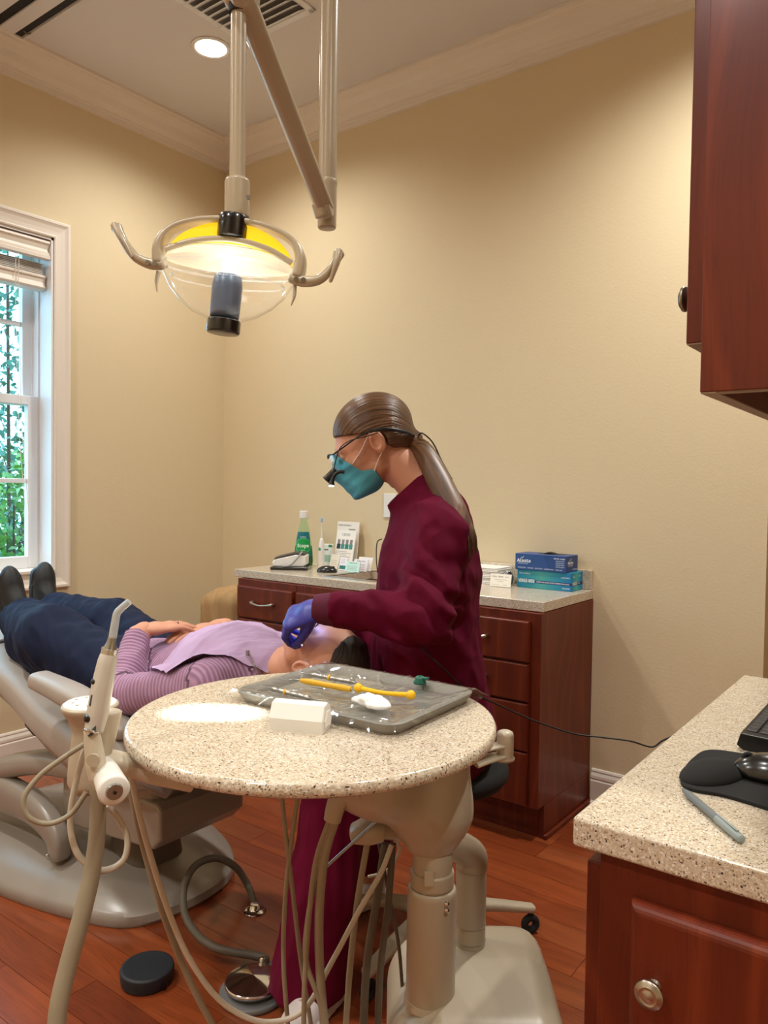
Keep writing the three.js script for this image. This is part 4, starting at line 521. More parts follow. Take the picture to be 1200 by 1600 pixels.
// ================================================================ instrument cart with the round stone table
const TC = V(-0.773, 0.955, -0.864), TR = 0.274;
const CD = 1.22, colAt = at(674, 1450, CD);
const cart = thing('instrument_cart', 'beige mobile instrument cart with a round speckled stone table', 'cart', [colAt.x, 0, colAt.z]);
{
  const T = 0.02, disc = lathe([[0, -T], [TR - 0.006, -T], [TR - 0.0015, -T + 0.003], [TR, -T + 0.008], [TR, -0.006], [TR - 0.002, -0.0015], [TR - 0.006, 0], [0, 0]], 96).translate(TC.x, TC.y, TC.z); wpart('table_top', stone(disc), M.stone, cart, 'round speckled beige stone top');
  const bs = [bone(at(675, 1308, CD), at(682, 1266, CD), 0.031, 0.046), bone(at(682, 1266, CD), at(686, 1185, CD), 0.046, 0.05), bone(at(660, 1275, CD), at(585, 1215, CD - 0.06), 0.034, 0.05), bone(at(585, 1215, CD - 0.06), at(520, 1200, CD - 0.08), 0.045, 0.04)], f = field(bs, 0.05), bb = bounds(bs, 0.03), ytop = TC.y - T; wpart('table_bracket', surface((x, y, z) => smax(f(x, y, z), y - ytop, 0.004), bb.min, V(bb.max.x, ytop + 0.02, bb.max.z), 0.007), M.beige, cart);
  const y = (py) => at(674, py, CD).y, c = (pts) => lathe(pts.map(([r, py]) => [r, y(py)]), 48).translate(colAt.x, 0, colAt.z);
  wpart('inner_column', c([[0, 1400], [0.0315, 1400], [0.0315, 1300], [0, 1300]]), M.beige, cart); wpart('column_collar', c([[0.0312, 1381], [0.0342, 1381], [0.0346, 1376], [0.0346, 1360], [0.034, 1357], [0.0312, 1356]]), M.beige, cart); wpart('outer_column', c([[0, 1590], [0.039, 1590], [0.039, 1391], [0.038, 1385], [0.036, 1382], [0.0325, 1382], [0, 1383]]), M.beige, cart);
  wpart('collar_tab', sweep([at(670, 1362, CD - 0.036), at(670, 1384, CD - 0.037)], 0.008, 0.003, { side: RIGHT, power: 4, radial: 12 }), M.beige, cart); for (const q of [1412, 1422]) wpart('screw', ball(0.0045).translate(...at(698, q, CD - 0.036).toArray()), M.chrome, cart);
  // body of the cart
  const cb = at(737, 1500, 1.27), hT = 0.515, bodyG = surface((x, yy, z) => { const dx = x - cb.x, dz = z - cb.z, u = dx * RIGHT.x + dz * RIGHT.z, w = -(dx * AWAY.x + dz * AWAY.z), topY = hT - 0.03 * cl01((w + 0.02) / 0.2) - 0.05 * Math.max(0, -u - 0.06) / 0.09; const qx = Math.abs(u) - 0.088, qy = Math.abs(yy - (topY + 0.06) / 2) - ((topY - 0.06) / 2 - 0.05), qz = Math.abs(w) - 0.1; return Math.hypot(Math.max(qx, 0), Math.max(qy, 0), Math.max(qz, 0)) + Math.min(Math.max(qx, qy, qz), 0) - 0.05; }, V(cb.x - 0.26, 0.03, cb.z - 0.26), V(cb.x + 0.26, 0.58, cb.z + 0.26), 0.011); wpart('cart_body', bodyG, M.beige, cart);
  wpart('base_ring', sweep([V(colAt.x, y(1566), colAt.z), V(colAt.x, y(1556), colAt.z)], [0.0425, 0.0405], [0.0425, 0.0405], { radial: 36 }), M.beige, cart);
  for (const [u, w] of [[-0.11, 0.12], [0.11, 0.12], [-0.11, -0.12], [0.11, -0.12]]) { const p = cb.clone().addScaledVector(RIGHT, u).addScaledVector(AWAY, -w); const k = wpart('caster', merge([new THREE.TorusGeometry(0.02, 0.011, 10, 24).rotateY(0.4).translate(p.x, 0.031, p.z)]), M.rubber, cart); wpart('caster_fork', sweep([V(p.x, 0.03, p.z), V(p.x, 0.075, p.z)], 0.013, 0.013, { radial: 12 }), M.steel, k); }
  // riser behind the column with its elbow and side arm
  const r0 = at(734, 1497, 1.33), r1y = at(734, 1352, 1.33).y; wpart('riser', lathe([[0, 0], [0.036, 0], [0.036, 0.012], [0.026, 0.016], [0.026, r1y - r0.y], [0, r1y - r0.y]], 36).translate(r0.x, r0.y, r0.z), M.beige, cart); for (const q of [1440, 1465]) wpart('riser_seam', new THREE.TorusGeometry(0.0262, 0.0008, 6, 36).rotateX(Math.PI / 2).translate(r0.x, at(734, q, 1.33).y, r0.z), M.chairShell, cart);
  wpart('elbow', sweep([V(r0.x, r1y - 0.002, r0.z), V(r0.x, r1y + 0.018, r0.z), at(716, 1322, 1.31), at(670, 1302, 1.28), at(610, 1292, 1.24), at(575, 1290, 1.22)], [0.0268, 0.027, 0.026, 0.022, 0.02, 0.018], [0.0268, 0.027, 0.026, 0.022, 0.02, 0.018], { radial: 24, soft: 0.004, steps: 40 }), M.beige, cart);
  wpart('hose_bracket', sweep([at(592, 1296, 1.21), at(572, 1298, 1.2), at(552, 1302, 1.2)], [0.022, 0.026, 0.022], [0.016, 0.018, 0.012], { side: AWAY.clone().negate(), power: 3, radial: 20, soft: 0.006 }), M.beige, cart); wpart('spout', sweep([at(560, 1232, 1.12), at(535, 1240, 1.12), at(524, 1262, 1.12), at(519, 1282, 1.12)], [0.022, 0.016, 0.014, 0.0125], [0.022, 0.016, 0.014, 0.0125], { radial: 18 }), M.beige, cart);
  // side handle to the right of the table
  const hk = at(789, 1168, 1.22); wpart('side_bracket', merge([sweep([at(740, 1172, 1.2), at(770, 1166, 1.21), at(790, 1164, 1.22)], [0.02, 0.014, 0.01], [0.003, 0.003, 0.003], { side: AWAY.clone().negate(), power: 4 }), sweep([at(740, 1192, 1.2), at(772, 1183, 1.21), at(790, 1180, 1.22)], [0.02, 0.014, 0.01], [0.004, 0.004, 0.004], { side: AWAY.clone().negate(), power: 4 })]), M.beigeLight, cart); wpart('side_knob', lathe([[0, -0.02], [0.015, -0.02], [0.016, -0.016], [0.0135, -0.014], [0.0135, 0.02], [0.012, 0.025], [0.007, 0.0275], [0, 0.028]], 32).translate(hk.x, hk.y, hk.z), M.beigeLight, cart);
  // hoses
  const hose = (pts, r, mat, name = 'hose') => wpart(name, tube(pts.map(([a, b, d]) => at(a, b, d)), r, { radial: 9 }), mat, cart);
  hose([[203, 1205, 1.05], [222, 1290, 1.07], [262, 1420, 1.1], [300, 1505, 1.12], [352, 1570, 1.14], [412, 1597, 1.15], [470, 1582, 1.16], [520, 1500, 1.18], [560, 1425, 1.19], [596, 1362, 1.21], [612, 1320, 1.22]], 0.0042, M.hoseLight);
  hose([[199, 1205, 1.07], [216, 1290, 1.09], [254, 1425, 1.12], [300, 1540, 1.14], [345, 1625, 1.16]], 0.0048, M.hose);
  hose([[438, 1225, 1.15], [446, 1300, 1.16], [458, 1400, 1.17], [470, 1500, 1.18], [492, 1640, 1.2]], 0.0036, M.hose); hose([[468, 1225, 1.15], [456, 1310, 1.16], [446, 1400, 1.17], [443, 1500, 1.18], [453, 1640, 1.2]], 0.0036, M.hose);
  hose([[521, 1278, 1.12], [503, 1330, 1.13], [487, 1400, 1.14], [478, 1500, 1.15], [498, 1560, 1.15], [520, 1640, 1.16]], 0.0042, M.hose); hose([[525, 1278, 1.125], [508, 1335, 1.13], [499, 1420, 1.14], [500, 1520, 1.15], [511, 1640, 1.16]], 0.0068, M.hose); hose([[516, 1278, 1.12], [495, 1340, 1.13], [483, 1430, 1.14], [476, 1540, 1.15], [474, 1640, 1.16]], 0.004, M.hose);
  hose([[574, 1318, 1.2], [560, 1400, 1.21], [548, 1500, 1.22], [538, 1640, 1.23]], 0.005, M.hose); hose([[602, 1318, 1.23], [590, 1400, 1.23], [574, 1500, 1.24], [566, 1640, 1.25]], 0.0066, M.hoseDark); hose([[614, 1318, 1.24], [606, 1420, 1.24], [594, 1520, 1.25], [590, 1640, 1.25]], 0.0058, M.hoseDark); hose([[592, 1318, 1.24], [608, 1400, 1.25], [622, 1470, 1.26], [630, 1560, 1.28]], 0.003, M.hoseDark); hose([[620, 1312, 1.25], [624, 1330, 1.28], [602, 1362, 1.3], [575, 1370, 1.3]], 0.0026, M.hoseLight);
  const pr = wpart('probe', tube([at(507, 1357, 1.16), at(550, 1318, 1.17), at(592, 1280, 1.18)], 0.0024, { radial: 8 }), M.steel, cart);
  // instrument holder arm at the left of the table
  wpart('holder_arm', merge([sweep([at(300, 1216, 1.06), at(240, 1205, 1.04), at(190, 1192, 1.02), at(158, 1182, 1.0)], [0.022, 0.02, 0.017, 0.014], [0.015, 0.014, 0.011, 0.009], { side: AWAY.clone().negate(), power: 3, radial: 20, soft: 0.004 }), sweep([at(300, 1216, 1.06), TC.clone().add(V(0, -0.03, 0))], [0.02, 0.04], [0.013, 0.008], { side: AWAY.clone().negate(), power: 3, radial: 16 })]), M.beigeLight, cart);
  wpart('holder_head', sweep([at(172, 1112, 0.995), at(168, 1140, 0.995), at(160, 1170, 1.0), at(152, 1200, 1.0)], [0.016, 0.013, 0.014, 0.01], [0.013, 0.012, 0.012, 0.01], { radial: 18, soft: 0.004 }), M.beigeLight, cart);
  hose([[135, 1162, 1.0], [118, 1225, 1.0], [110, 1290, 1.0], [124, 1338, 1.0], [160, 1360, 1.01], [192, 1345, 1.02], [199, 1312, 1.03], [186, 1280, 1.03], [168, 1258, 1.02]], 0.0042, M.hoseLight); hose([[132, 1163, 0.99], [96, 1186, 0.98], [58, 1216, 0.97], [37, 1248, 0.96], [44, 1276, 0.96], [76, 1287, 0.97], [110, 1272, 0.98], [135, 1238, 0.99]], 0.0034, M.hose); wpart('suction_hose', sweep([at(152, 1222, 1.0), at(153, 1280, 1.0), at(146, 1350, 1.0), at(128, 1430, 0.99), at(106, 1510, 0.98), at(92, 1570, 0.97), at(84, 1660, 0.96)], [0.0095, 0.0105, 0.011, 0.0115, 0.0115, 0.0115, 0.0115], [0.0095, 0.0105, 0.011, 0.0115, 0.0115, 0.0115, 0.0115], { radial: 16, steps: 50 }), M.hose, cart);
}
{ // instruments in the holder
  const a = thing('curing_light', 'slim silver handpiece with a bent clear tip standing in the holder', 'handpiece', at(160, 1125, 0.97)); const q = (x, y) => at(x, y, 0.97), silver = std('#d6d2c8', 0.3, { metalness: 0.25 });
  wpart('handle', sweep([q(147, 1142), q(153, 1112), q(160, 1072), q(168, 1032), q(171, 1019)], [0.0118, 0.0135, 0.0135, 0.0118, 0.0098], [0.0118, 0.0135, 0.0135, 0.0118, 0.0098], { radial: 24, soft: 0.003 }), silver, a); wpart('collar', sweep([q(170.5, 1021), q(172, 1013)], 0.0102, 0.0102, { radial: 24 }), M.chrome, a); wpart('nose', sweep([q(172, 1014), q(174, 1004), q(176, 994)], [0.0085, 0.0058, 0.0048], [0.0085, 0.0058, 0.0048], { radial: 20 }), M.steel, a);
  wpart('tip', sweep([q(176, 996), q(180, 972), q(183, 958), q(189, 951), q(202, 940)], [0.0052, 0.005, 0.0048, 0.0046, 0.0044], [0.0052, 0.005, 0.0048, 0.0046, 0.0044], { radial: 16 }), phys({ color: '#e8ecec', roughness: 0.12, transmission: 0.55, thickness: 0 }), a, 'bent translucent tip');
  for (const [x, y, r] of [[147, 1065, 0.004], [138, 1122, 0.006]]) { const p = at(x, y, 0.962); wpart('button', ball(r, p.x, p.y, p.z), M.blackGloss, a, 'black button'); } const p = at(144, 1095, 0.9585); wpart('button', sweep([at(146, 1086, 0.961), at(143, 1102, 0.961)], 0.003, 0.003, { radial: 10, soft: 0.002 }), std('#31475a', 0.4), a);
  const v = thing('suction_valve', 'beige suction valve with a finger wheel below the silver handpiece', 'valve', at(148, 1180, 0.965)), s = (x, y, d = 0.965) => at(x, y, d);
  wpart('valve_body', sweep([s(143, 1140), s(146, 1165), s(150, 1195), s(153, 1215), s(155, 1232)], [0.0095, 0.0112, 0.0125, 0.0115, 0.006], [0.0095, 0.0112, 0.0125, 0.0115, 0.006], { radial: 22, soft: 0.003 }), M.beigeLight, v); wpart('mouth', new THREE.TorusGeometry(0.0078, 0.0018, 8, 28).rotateX(1.2).translate(...s(143, 1142, 0.958).toArray()), M.chrome, v); wpart('opening', new THREE.CircleGeometry(0.0075, 24).rotateX(-0.6).translate(...s(143, 1142, 0.9565).toArray()), M.black, v); wpart('wheel', cyl(0.0082, 0.0082, 0.004, 0, 0, 0, 28).rotateX(Math.PI / 2).rotateY(YAW).translate(...s(147, 1187, 0.951).toArray()), M.beige, v);
  const h = thing('suction_handpiece', 'white cylindrical suction handpiece with a round metal end', 'handpiece', at(178, 1225, 0.95)), e0 = at(160, 1196, 1.0), e1 = at(178, 1235, 0.93); wpart('barrel', sweep([e0, e0.clone().lerp(e1, 0.3), e1], [0.014, 0.0165, 0.019], [0.014, 0.0165, 0.019], { radial: 30, soft: 0.004 }), M.white, h); const n = e1.clone().sub(e0).normalize(); wpart('end_disc', sweep([e1.clone().addScaledVector(n, 0.003), e1.clone().addScaledVector(n, 0.0065)], [0.0105, 0.0095], [0.0105, 0.0095], { radial: 28 }), M.steel, h, 'metal end disc'); wpart('pin', sweep([e1.clone().addScaledVector(n, 0.006), e1.clone().addScaledVector(n, 0.008)], 0.0022, 0.0022, { radial: 10 }), M.black, h);
  const c = thing('control_pod', 'hourglass beige control pod with a white button pad beside the armrest', 'control panel', at(140, 1235, 1.5)); const pc = at(141, 1100, 1.5), tilt = 0.16;
  const pod = lathe([[0, -0.17], [0.036, -0.168], [0.042, -0.15], [0.04, -0.11], [0.033, -0.06], [0.034, -0.045], [0.042, -0.025], [0.051, -0.012], [0.054, -0.004], [0.052, 0.001], [0, 0.002]], 44).translate(pc.x, pc.y, pc.z); wpart('pod_body', pod, M.beige, c); const pad = lathe([[0, 0.0045], [0.046, 0.004], [0.05, 0.001], [0.05, -0.002], [0, -0.002]], 44).translate(pc.x, pc.y + 0.001, pc.z); const pm = wpart('button_pad', pad, M.white, c, 'white button pad'); for (let k = 0; k < 9; k++) { const a2 = k / 9 * 6.28; wpart('button', ball(0.003, pc.x + 0.032 * Math.cos(a2), pc.y + 0.006, pc.z + 0.032 * Math.sin(a2), [1, 0.4, 1]), M.beigeLight, pm); } wpart('pod_arm', sweep([V(pc.x, pc.y - 0.15, pc.z), V(pc.x - 0.02, pc.y - 0.2, pc.z - 0.06), V(-1.98, 0.52, -1.32)], 0.018, 0.018, { radial: 14 }), M.beige, c);
}

// ================================================================ tray and instruments on the round table
const roundRect = (w, d, r, y, n = 6) => { const o = []; for (const [sx, sz, a0] of [[1, 1, 0], [-1, 1, 1], [-1, -1, 2], [1, -1, 3]]) for (let i = 0; i <= n; i++) { const a = (a0 + i / n) * Math.PI / 2; o.push(V(sx * (w / 2 - r) + Math.cos(a) * r, y, sz * (d / 2 - r) + Math.sin(a) * r)); } return o; };
function ringLoft(rings, fill = true) { const pos = [], idx = [], n = rings[0].length; for (const r of rings) for (const p of r) pos.push(p.x, p.y, p.z); for (let i = 0; i < rings.length - 1; i++) for (let j = 0; j < n; j++) { const a = i * n + j, b = i * n + (j + 1) % n, c = a + n, d = b + n; idx.push(a, b, c, b, d, c); } if (fill) for (const [row, f] of [[0, 0], [rings.length - 1, 1]]) { const c = rings[row].reduce((s, p) => s.add(p), V(0, 0, 0)).multiplyScalar(1 / n), k = pos.length / 3; pos.push(c.x, c.y, c.z); for (let j = 0; j < n; j++) { const a = row * n + j, b = row * n + (j + 1) % n; f ? idx.push(a, b, k) : idx.push(b, a, k); } } const g = new THREE.BufferGeometry(); g.setAttribute('position', new THREE.Float32BufferAttribute(pos, 3)); g.setIndex(idx); return toCreasedNormals(g, rad(40)); }
const TY = TC.y;
{
  const tray = thing('instrument_tray', 'grey instrument tray under clear plastic film on the round table', 'tray', [-0.772, TY, -0.962], rad(2)), W = 0.318, D = 0.246;
  part('tray', ringLoft([roundRect(W - 0.03, D - 0.03, 0.02, 0.003), roundRect(W - 0.016, D - 0.016, 0.024, 0.016), roundRect(W - 0.006, D - 0.006, 0.028, 0.0185), roundRect(W, D, 0.03, 0.017), roundRect(W - 0.002, D - 0.002, 0.03, 0.013), roundRect(W - 0.02, D - 0.02, 0.024, 0.0005)]), std('#8f8c84', 0.4), tray);
  const nx = 190, nz = 150, pos = [], idx = [], uv = [], hx = W / 2 + 0.012, hz = D / 2 + 0.012, rc = rng(77), creases = []; for (let k = 0; k < 54; k++) { const e = k < 30, a0 = rc() * 6.28, cx = e ? Math.cos(a0) * W * 0.46 : (rc() - 0.5) * W * 0.8, cz = e ? Math.sin(a0) * D * 0.46 : (rc() - 0.5) * D * 0.8, an = e ? a0 + (rc() - 0.5) * 1.2 : rc() * 6.28; creases.push([cx, cz, Math.cos(an), Math.sin(an), 0.012 + rc() * 0.035, 0.0012 + rc() * 0.0016, 0.0012 + rc() * 0.0032]); }
  for (let j = 0; j <= nz; j++) for (let i = 0; i <= nx; i++) { const u = i / nx * 2 - 1, v = j / nz * 2 - 1, x = u * hx, z = v * hz, ed = Math.max(Math.abs(x) - W / 2 + 0.004, Math.abs(z) - D / 2 + 0.004), edge = cl01(ed / 0.016), inner = cl01((-ed - 0.004) / 0.03); let y = 0.0205 - 0.0085 * inner - 0.013 * edge; const a = Math.atan2(z, x); y += 0.0016 * Math.abs(noise(x * 40 + z * 20, z * 30, 2)); let cr = 0; for (const [cx, cz, c, s2, l, w, h] of creases) { const dx = x - cx, dz = z - cz, p = dx * c + dz * s2, q = -dx * s2 + dz * c + 0.2 * p * p / l; if (Math.abs(p) < l && Math.abs(q) < w * 3) cr = Math.max(cr, h * Math.exp(-q * q / (w * w)) * (1 - p * p / (l * l))); } y += cr; pos.push(x + 0.003 * noise(a * 9, 1) * edge, y, z + 0.003 * noise(a * 9, 5) * edge); uv.push(u, v); } for (let j = 0; j < nz; j++) for (let i = 0; i < nx; i++) { const a = j * (nx + 1) + i; idx.push(a, a + nx + 1, a + 1, a + 1, a + nx + 1, a + nx + 2); } const g = new THREE.BufferGeometry(); g.setAttribute('position', new THREE.Float32BufferAttribute(pos, 3)); g.setAttribute('uv', new THREE.Float32BufferAttribute(uv, 2)); g.setIndex(idx); g.computeVertexNormals(); part('plastic_film', g, M.film, tray, 'wrinkled clear plastic film');
  const F = TY + 0.0165, on = (px, py, h = 0.005) => atY(px, py, F + h);
  const yel = std('#d9a514', 0.4), steelT = M.steel; const mid = (a, b) => a.clone().add(b).multiplyScalar(0.5);
  const rod = (pts, r) => sweep(pts, r, r, { radial: 14, soft: 0.001 });
  { const a = on(470, 1063), b = on(548, 1077), t = thing('scaler', 'steel scaler with a fat yellow grip lying on the tray', 'scaler', V(mid(a, b).x, F, mid(a, b).z)), d = b.clone().sub(a); wpart('grip', sweep([a, a.clone().lerp(b, 0.15), a.clone().lerp(b, 0.5), a.clone().lerp(b, 0.85), b], [0.0032, 0.0052, 0.0046, 0.0054, 0.0042], [0.0032, 0.0052, 0.0046, 0.0054, 0.0042], { radial: 18, soft: 0.001 }), yel, t, 'yellow grip'); wpart('hook', sweep([a, a.clone().addScaledVector(d, -0.12), a.clone().addScaledVector(d, -0.2).add(V(0, -0.001, 0.004)), a.clone().addScaledVector(d, -0.26).add(V(0, 0, 0.012))], [0.0014, 0.001, 0.0008, 0.0004], [0.0014, 0.001, 0.0008, 0.0004], { radial: 8 }), steelT, t); wpart('hook', sweep([b, b.clone().addScaledVector(d, 0.08), b.clone().addScaledVector(d, 0.16).add(V(0, 0.004, -0.008)), b.clone().addScaledVector(d, 0.12).add(V(0, 0.008, -0.018))], [0.002, 0.0012, 0.0009, 0.0004], [0.002, 0.0012, 0.0009, 0.0004], { radial: 8 }), steelT, t); }
  { const a = on(560, 1075, 0.008), b = on(642, 1086, 0.008), t = thing('bite_stick', 'bright yellow plastic stick with ball ends lying on the tray', 'stick', V(mid(a, b).x, F, mid(a, b).z)), y2 = std('#f0b90a', 0.35); wpart('stick', sweep([a, mid(a, b).add(V(0, -0.002, 0.002)), b], [0.0042, 0.0034, 0.0042], [0.0042, 0.0034, 0.0042], { radial: 14 }), y2, t); wpart('ball_end', ball(0.0078, a.x, a.y, a.z), y2, t); wpart('ball_end', ball(0.0076, b.x, b.y, b.z), y2, t); }
  const silverTool = (label, a, b, ring, tips) => { const t = thing('scaler', label, 'scaler', V(mid(a, b).x, F, mid(a, b).z)), d = b.clone().sub(a), r = []; for (let k = 0; k <= 12; k++) r.push(0.0034 + (k % 2 ? 0.0007 : 0)); wpart('handle', sweep([a, a.clone().lerp(b, 0.33), a.clone().lerp(b, 0.66), b], r, r, { radial: 16, steps: 36, soft: 0.001 }), steelT, t); wpart('ring', sweep([a.clone().lerp(b, ring), a.clone().lerp(b, ring + 0.05)], 0.0048, 0.0048, { radial: 16 }), yel, t, 'yellow marker ring'); for (const [s, e] of [[a, -1], [b, 1]]) wpart('hook', sweep([s, s.clone().addScaledVector(d, e * 0.1), s.clone().addScaledVector(d, e * 0.22).add(V(0.003 * e, 0.002, 0.004)), s.clone().addScaledVector(d, e * 0.32).add(V(0, 0.001, -0.004))], [0.0026, 0.0011, 0.0009, 0.0004], [0.0026, 0.0011, 0.0009, 0.0004], { radial: 8 }), steelT, t); return t; };
  silverTool('steel scaler with a yellow ring near the window side of the tray', on(424, 1076, 0.004), on(484, 1091, 0.004), 0.36); silverTool('steel scaler with a yellow ring behind the yellow-gripped one', on(486, 1054, 0.004), on(552, 1066, 0.004), 0.42);
  { const p = on(656, 1068, 0), t = thing('silicone_stopper', 'small dark green silicone stopper on the tray', 'stopper', p); part('cap', lathe([[0, 0], [0.0105, 0], [0.011, 0.003], [0.0085, 0.007], [0.0085, 0.01], [0.006, 0.0125], [0, 0.013]], 24), std('#0e5a4a', 0.35), t); part('tab', box(0.014, 0.004, 0.008, 0.011, 0.0095, 0, 0.0015).rotateZ(0.1), std('#0e5a4a', 0.35), t); }
  { const p = on(580, 1100, 0), t = solo('gauze', 'crumpled white cotton gauze at the edge of the tray', 'gauze', surface((x, y, z) => { const a = ell(x + 0.01, y - 0.004, z + 0.004, 0.026, 0.008, 0.019), b = ell(x - 0.014, y - 0.004, z - 0.002, 0.022, 0.007, 0.016), c = ell(x + 0.004, y - 0.008, z, 0.016, 0.006, 0.012); return Math.max(smin(smin(a, b, 0.008), c, 0.006) + 0.0035 * noise(x * 70, y * 70, z * 70) + 0.001 * noise(x * 180, y * 180, z * 180), -y - 0.001); }, V(-0.05, -0.004, -0.035), V(0.05, 0.03, 0.035), 0.0022), M.cotton, V(p.x, F - 0.001, p.z)); }
  { // white prism-shaped box with rounded top
    const a = atY(421, 1140, TY), b = atY(505, 1148, TY), t = thing('point_dispenser', 'glossy white prism-shaped dispenser beside the tray', 'dispenser', a.clone().lerp(b, 0.5)); const ax = b.clone().sub(a).setY(0), len = ax.length() ; ax.normalize(); const sd = V(ax.z, 0, -ax.x); const prof = [[0.0, 0], [0.032, 0], [0.037, 0.012], [0.03, 0.03], [0.02, 0.036], [0.008, 0.034], [-0.002, 0.016]];
    const sh = slabShape(prof, len - 0.004, 0.002, 3), m = new THREE.Matrix4().makeBasis(sd.clone(), V(0, 1, 0), ax).setPosition(a.clone().addScaledVector(ax, 0.002).add(V(0, 0.002, 0))); if (m.determinant() < 0) m.makeBasis(sd.clone().negate(), V(0, 1, 0), ax).setPosition(a.clone().addScaledVector(ax, 0.002).add(V(0, 0.002, 0))); wpart('shell', sh.applyMatrix4(m), M.white, t); const e = slabShape([[0.006, 0.006], [0.029, 0.006], [0.031, 0.014], [0.026, 0.026], [0.012, 0.027], [0.004, 0.015]], 0.001, 0.0005, 1).applyMatrix4(m).translate(ax.x * (len - 0.0015), 0, ax.z * (len - 0.0015)); wpart('end_panel', e, M.paper, t);
  }
}

// ================================================================ patient chair
const CZ = -1.52;
{
  const c = thing('dental_chair', 'reclined grey-beige dental chair carrying the patient', 'dental chair', [-2.25, 0, CZ]);
  const topLine = [[-3.06, 0.7], [-2.85, 0.715], [-2.55, 0.67], [-2.28, 0.6], [-2.05, 0.565], [-1.85, 0.585], [-1.62, 0.645], [-1.42, 0.7]], th = [0.045, 0.05, 0.055, 0.062, 0.068, 0.06, 0.052, 0.045];
  wpart('cushion', sweep(topLine.map(([x, y], i) => V(x, y - th[i], CZ)), [0.22, 0.23, 0.24, 0.265, 0.275, 0.275, 0.26, 0.22], th, { side: Z1, power: 4, radial: 40, soft: 0.03, steps: 60 }), M.chairVinyl, c, 'grey-beige vinyl upholstery');
  wpart('frame_shell', sweep(topLine.slice(0, 7).map(([x, y], i) => V(x, y - th[i] * 2 - 0.015, CZ)), [0.17, 0.19, 0.2, 0.22, 0.22, 0.2, 0.16], [0.018, 0.025, 0.035, 0.05, 0.055, 0.04, 0.025], { side: Z1, power: 3, radial: 32, soft: 0.02, steps: 50 }), M.chairShell, c);
  wpart('headrest', sweep([V(-1.46, 0.675, CZ), V(-1.34, 0.705, CZ), V(-1.22, 0.735, CZ)], [0.1, 0.13, 0.12], [0.028, 0.035, 0.03], { side: Z1, power: 3, radial: 32, soft: 0.02 }), M.chairVinyl, c); wpart('headrest_bar', sweep([V(-1.6, 0.6, CZ), V(-1.4, 0.655, CZ)], 0.03, 0.008, { side: Z1, power: 4 }), M.steel, c);
  const ar = [atZ(62, 1062, -1.225), atZ(110, 1085, -1.225), atZ(165, 1118, -1.225), atZ(195, 1142, -1.225)]; for (const s of [0, 1]) { const P = ar.map((p) => s ? V(p.x, p.y, 2 * CZ - p.z) : p.clone()); const arm = wpart('armrest', sweep(P, [0.038, 0.045, 0.042, 0.034], [0.026, 0.03, 0.028, 0.022], { side: Z1, power: 3, radial: 26, soft: 0.02 }), M.chairVinyl, c); wpart('armrest_post', sweep([P[2].clone(), V(P[3].x + 0.05, P[3].y - 0.1, P[3].z), V(P[3].x + 0.06, 0.46, s ? CZ - 0.2 : CZ + 0.2)], 0.022, 0.018, { radial: 14 }), M.chairShell, arm); }
  wpart('toe_pad', sweep([V(-3.02, 0.718, CZ), V(-2.8, 0.722, CZ)], [0.16, 0.19], [0.006, 0.006], { side: Z1, power: 4, radial: 28, soft: 0.01 }), phys({ color: '#c9cfd2', roughness: 0.2, transmission: 0.3, thickness: 0 }), c, 'clear plastic toe cover');
  // lift mechanism
  wpart('seat_block', sweep([V(-2.36, 0.4, CZ), V(-2.05, 0.39, CZ), V(-1.86, 0.41, CZ)], [0.17, 0.18, 0.15], [0.07, 0.08, 0.06], { side: Z1, power: 4, radial: 32, soft: 0.02 }), M.chairShell, c);
  wpart('lift_arm', sweep([atZ(-50, 1212, -1.36), atZ(20, 1196, -1.36), atZ(75, 1190, -1.36), atZ(130, 1200, -1.36)], [0.06, 0.065, 0.06, 0.05], [0.034, 0.04, 0.036, 0.03], { side: Z1, power: 3, radial: 26, soft: 0.03 }), M.chairShell, c);
  const la = [atZ(-40, 1228, -1.32), atZ(20, 1244, -1.32), atZ(66, 1272, -1.32), atZ(90, 1308, -1.32), atZ(94, 1336, -1.32)]; wpart('lift_linkage', sweep(la, [0.03, 0.035, 0.035, 0.032, 0.03], [0.065, 0.062, 0.05, 0.04, 0.03], { side: Z1, power: 3, radial: 24, soft: 0.02 }), M.chairShell, c); const sc = atZ(74, 1337, -1.283); wpart('pivot_screw', ball(0.006, sc.x, sc.y, sc.z), M.chrome, c);
  const b0 = atZ(100, 1312, -1.36), b1 = atZ(246, 1250, -1.36), xb0 = b0.x, xb1 = b1.x, yb0 = atZ(230, 1330, -1.36).y, yb1 = atZ(230, 1258, -1.36).y; wpart('pump_cover', slabShape([[xb0, yb0 - 0.03], [xb1 - 0.03, yb0 + 0.02], [xb1, yb0 + 0.05], [xb1, yb1 - 0.01], [xb1 - 0.012, yb1], [xb0 + 0.05, yb1 + 0.005], [xb0, yb1 - 0.01]], 0.3, 0.012, 4).translate(0, 0, -1.36 - 0.3 - 0.012), M.chairShell, c); wpart('pump_lid_seam', span(xb0 + 0.06, xb1 - 0.04, yb1 + 0.004, yb1 + 0.02, -1.63, -1.39, 0.006), M.hoseDark, c);
  wpart('support_column', sweep([V(-2.1, 0.06, CZ - 0.02), V(-2.12, 0.25, CZ - 0.01), V(-2.12, 0.36, CZ)], [0.1, 0.09, 0.11], [0.1, 0.09, 0.11], { radial: 30, power: 3 }), M.hoseDark, c);
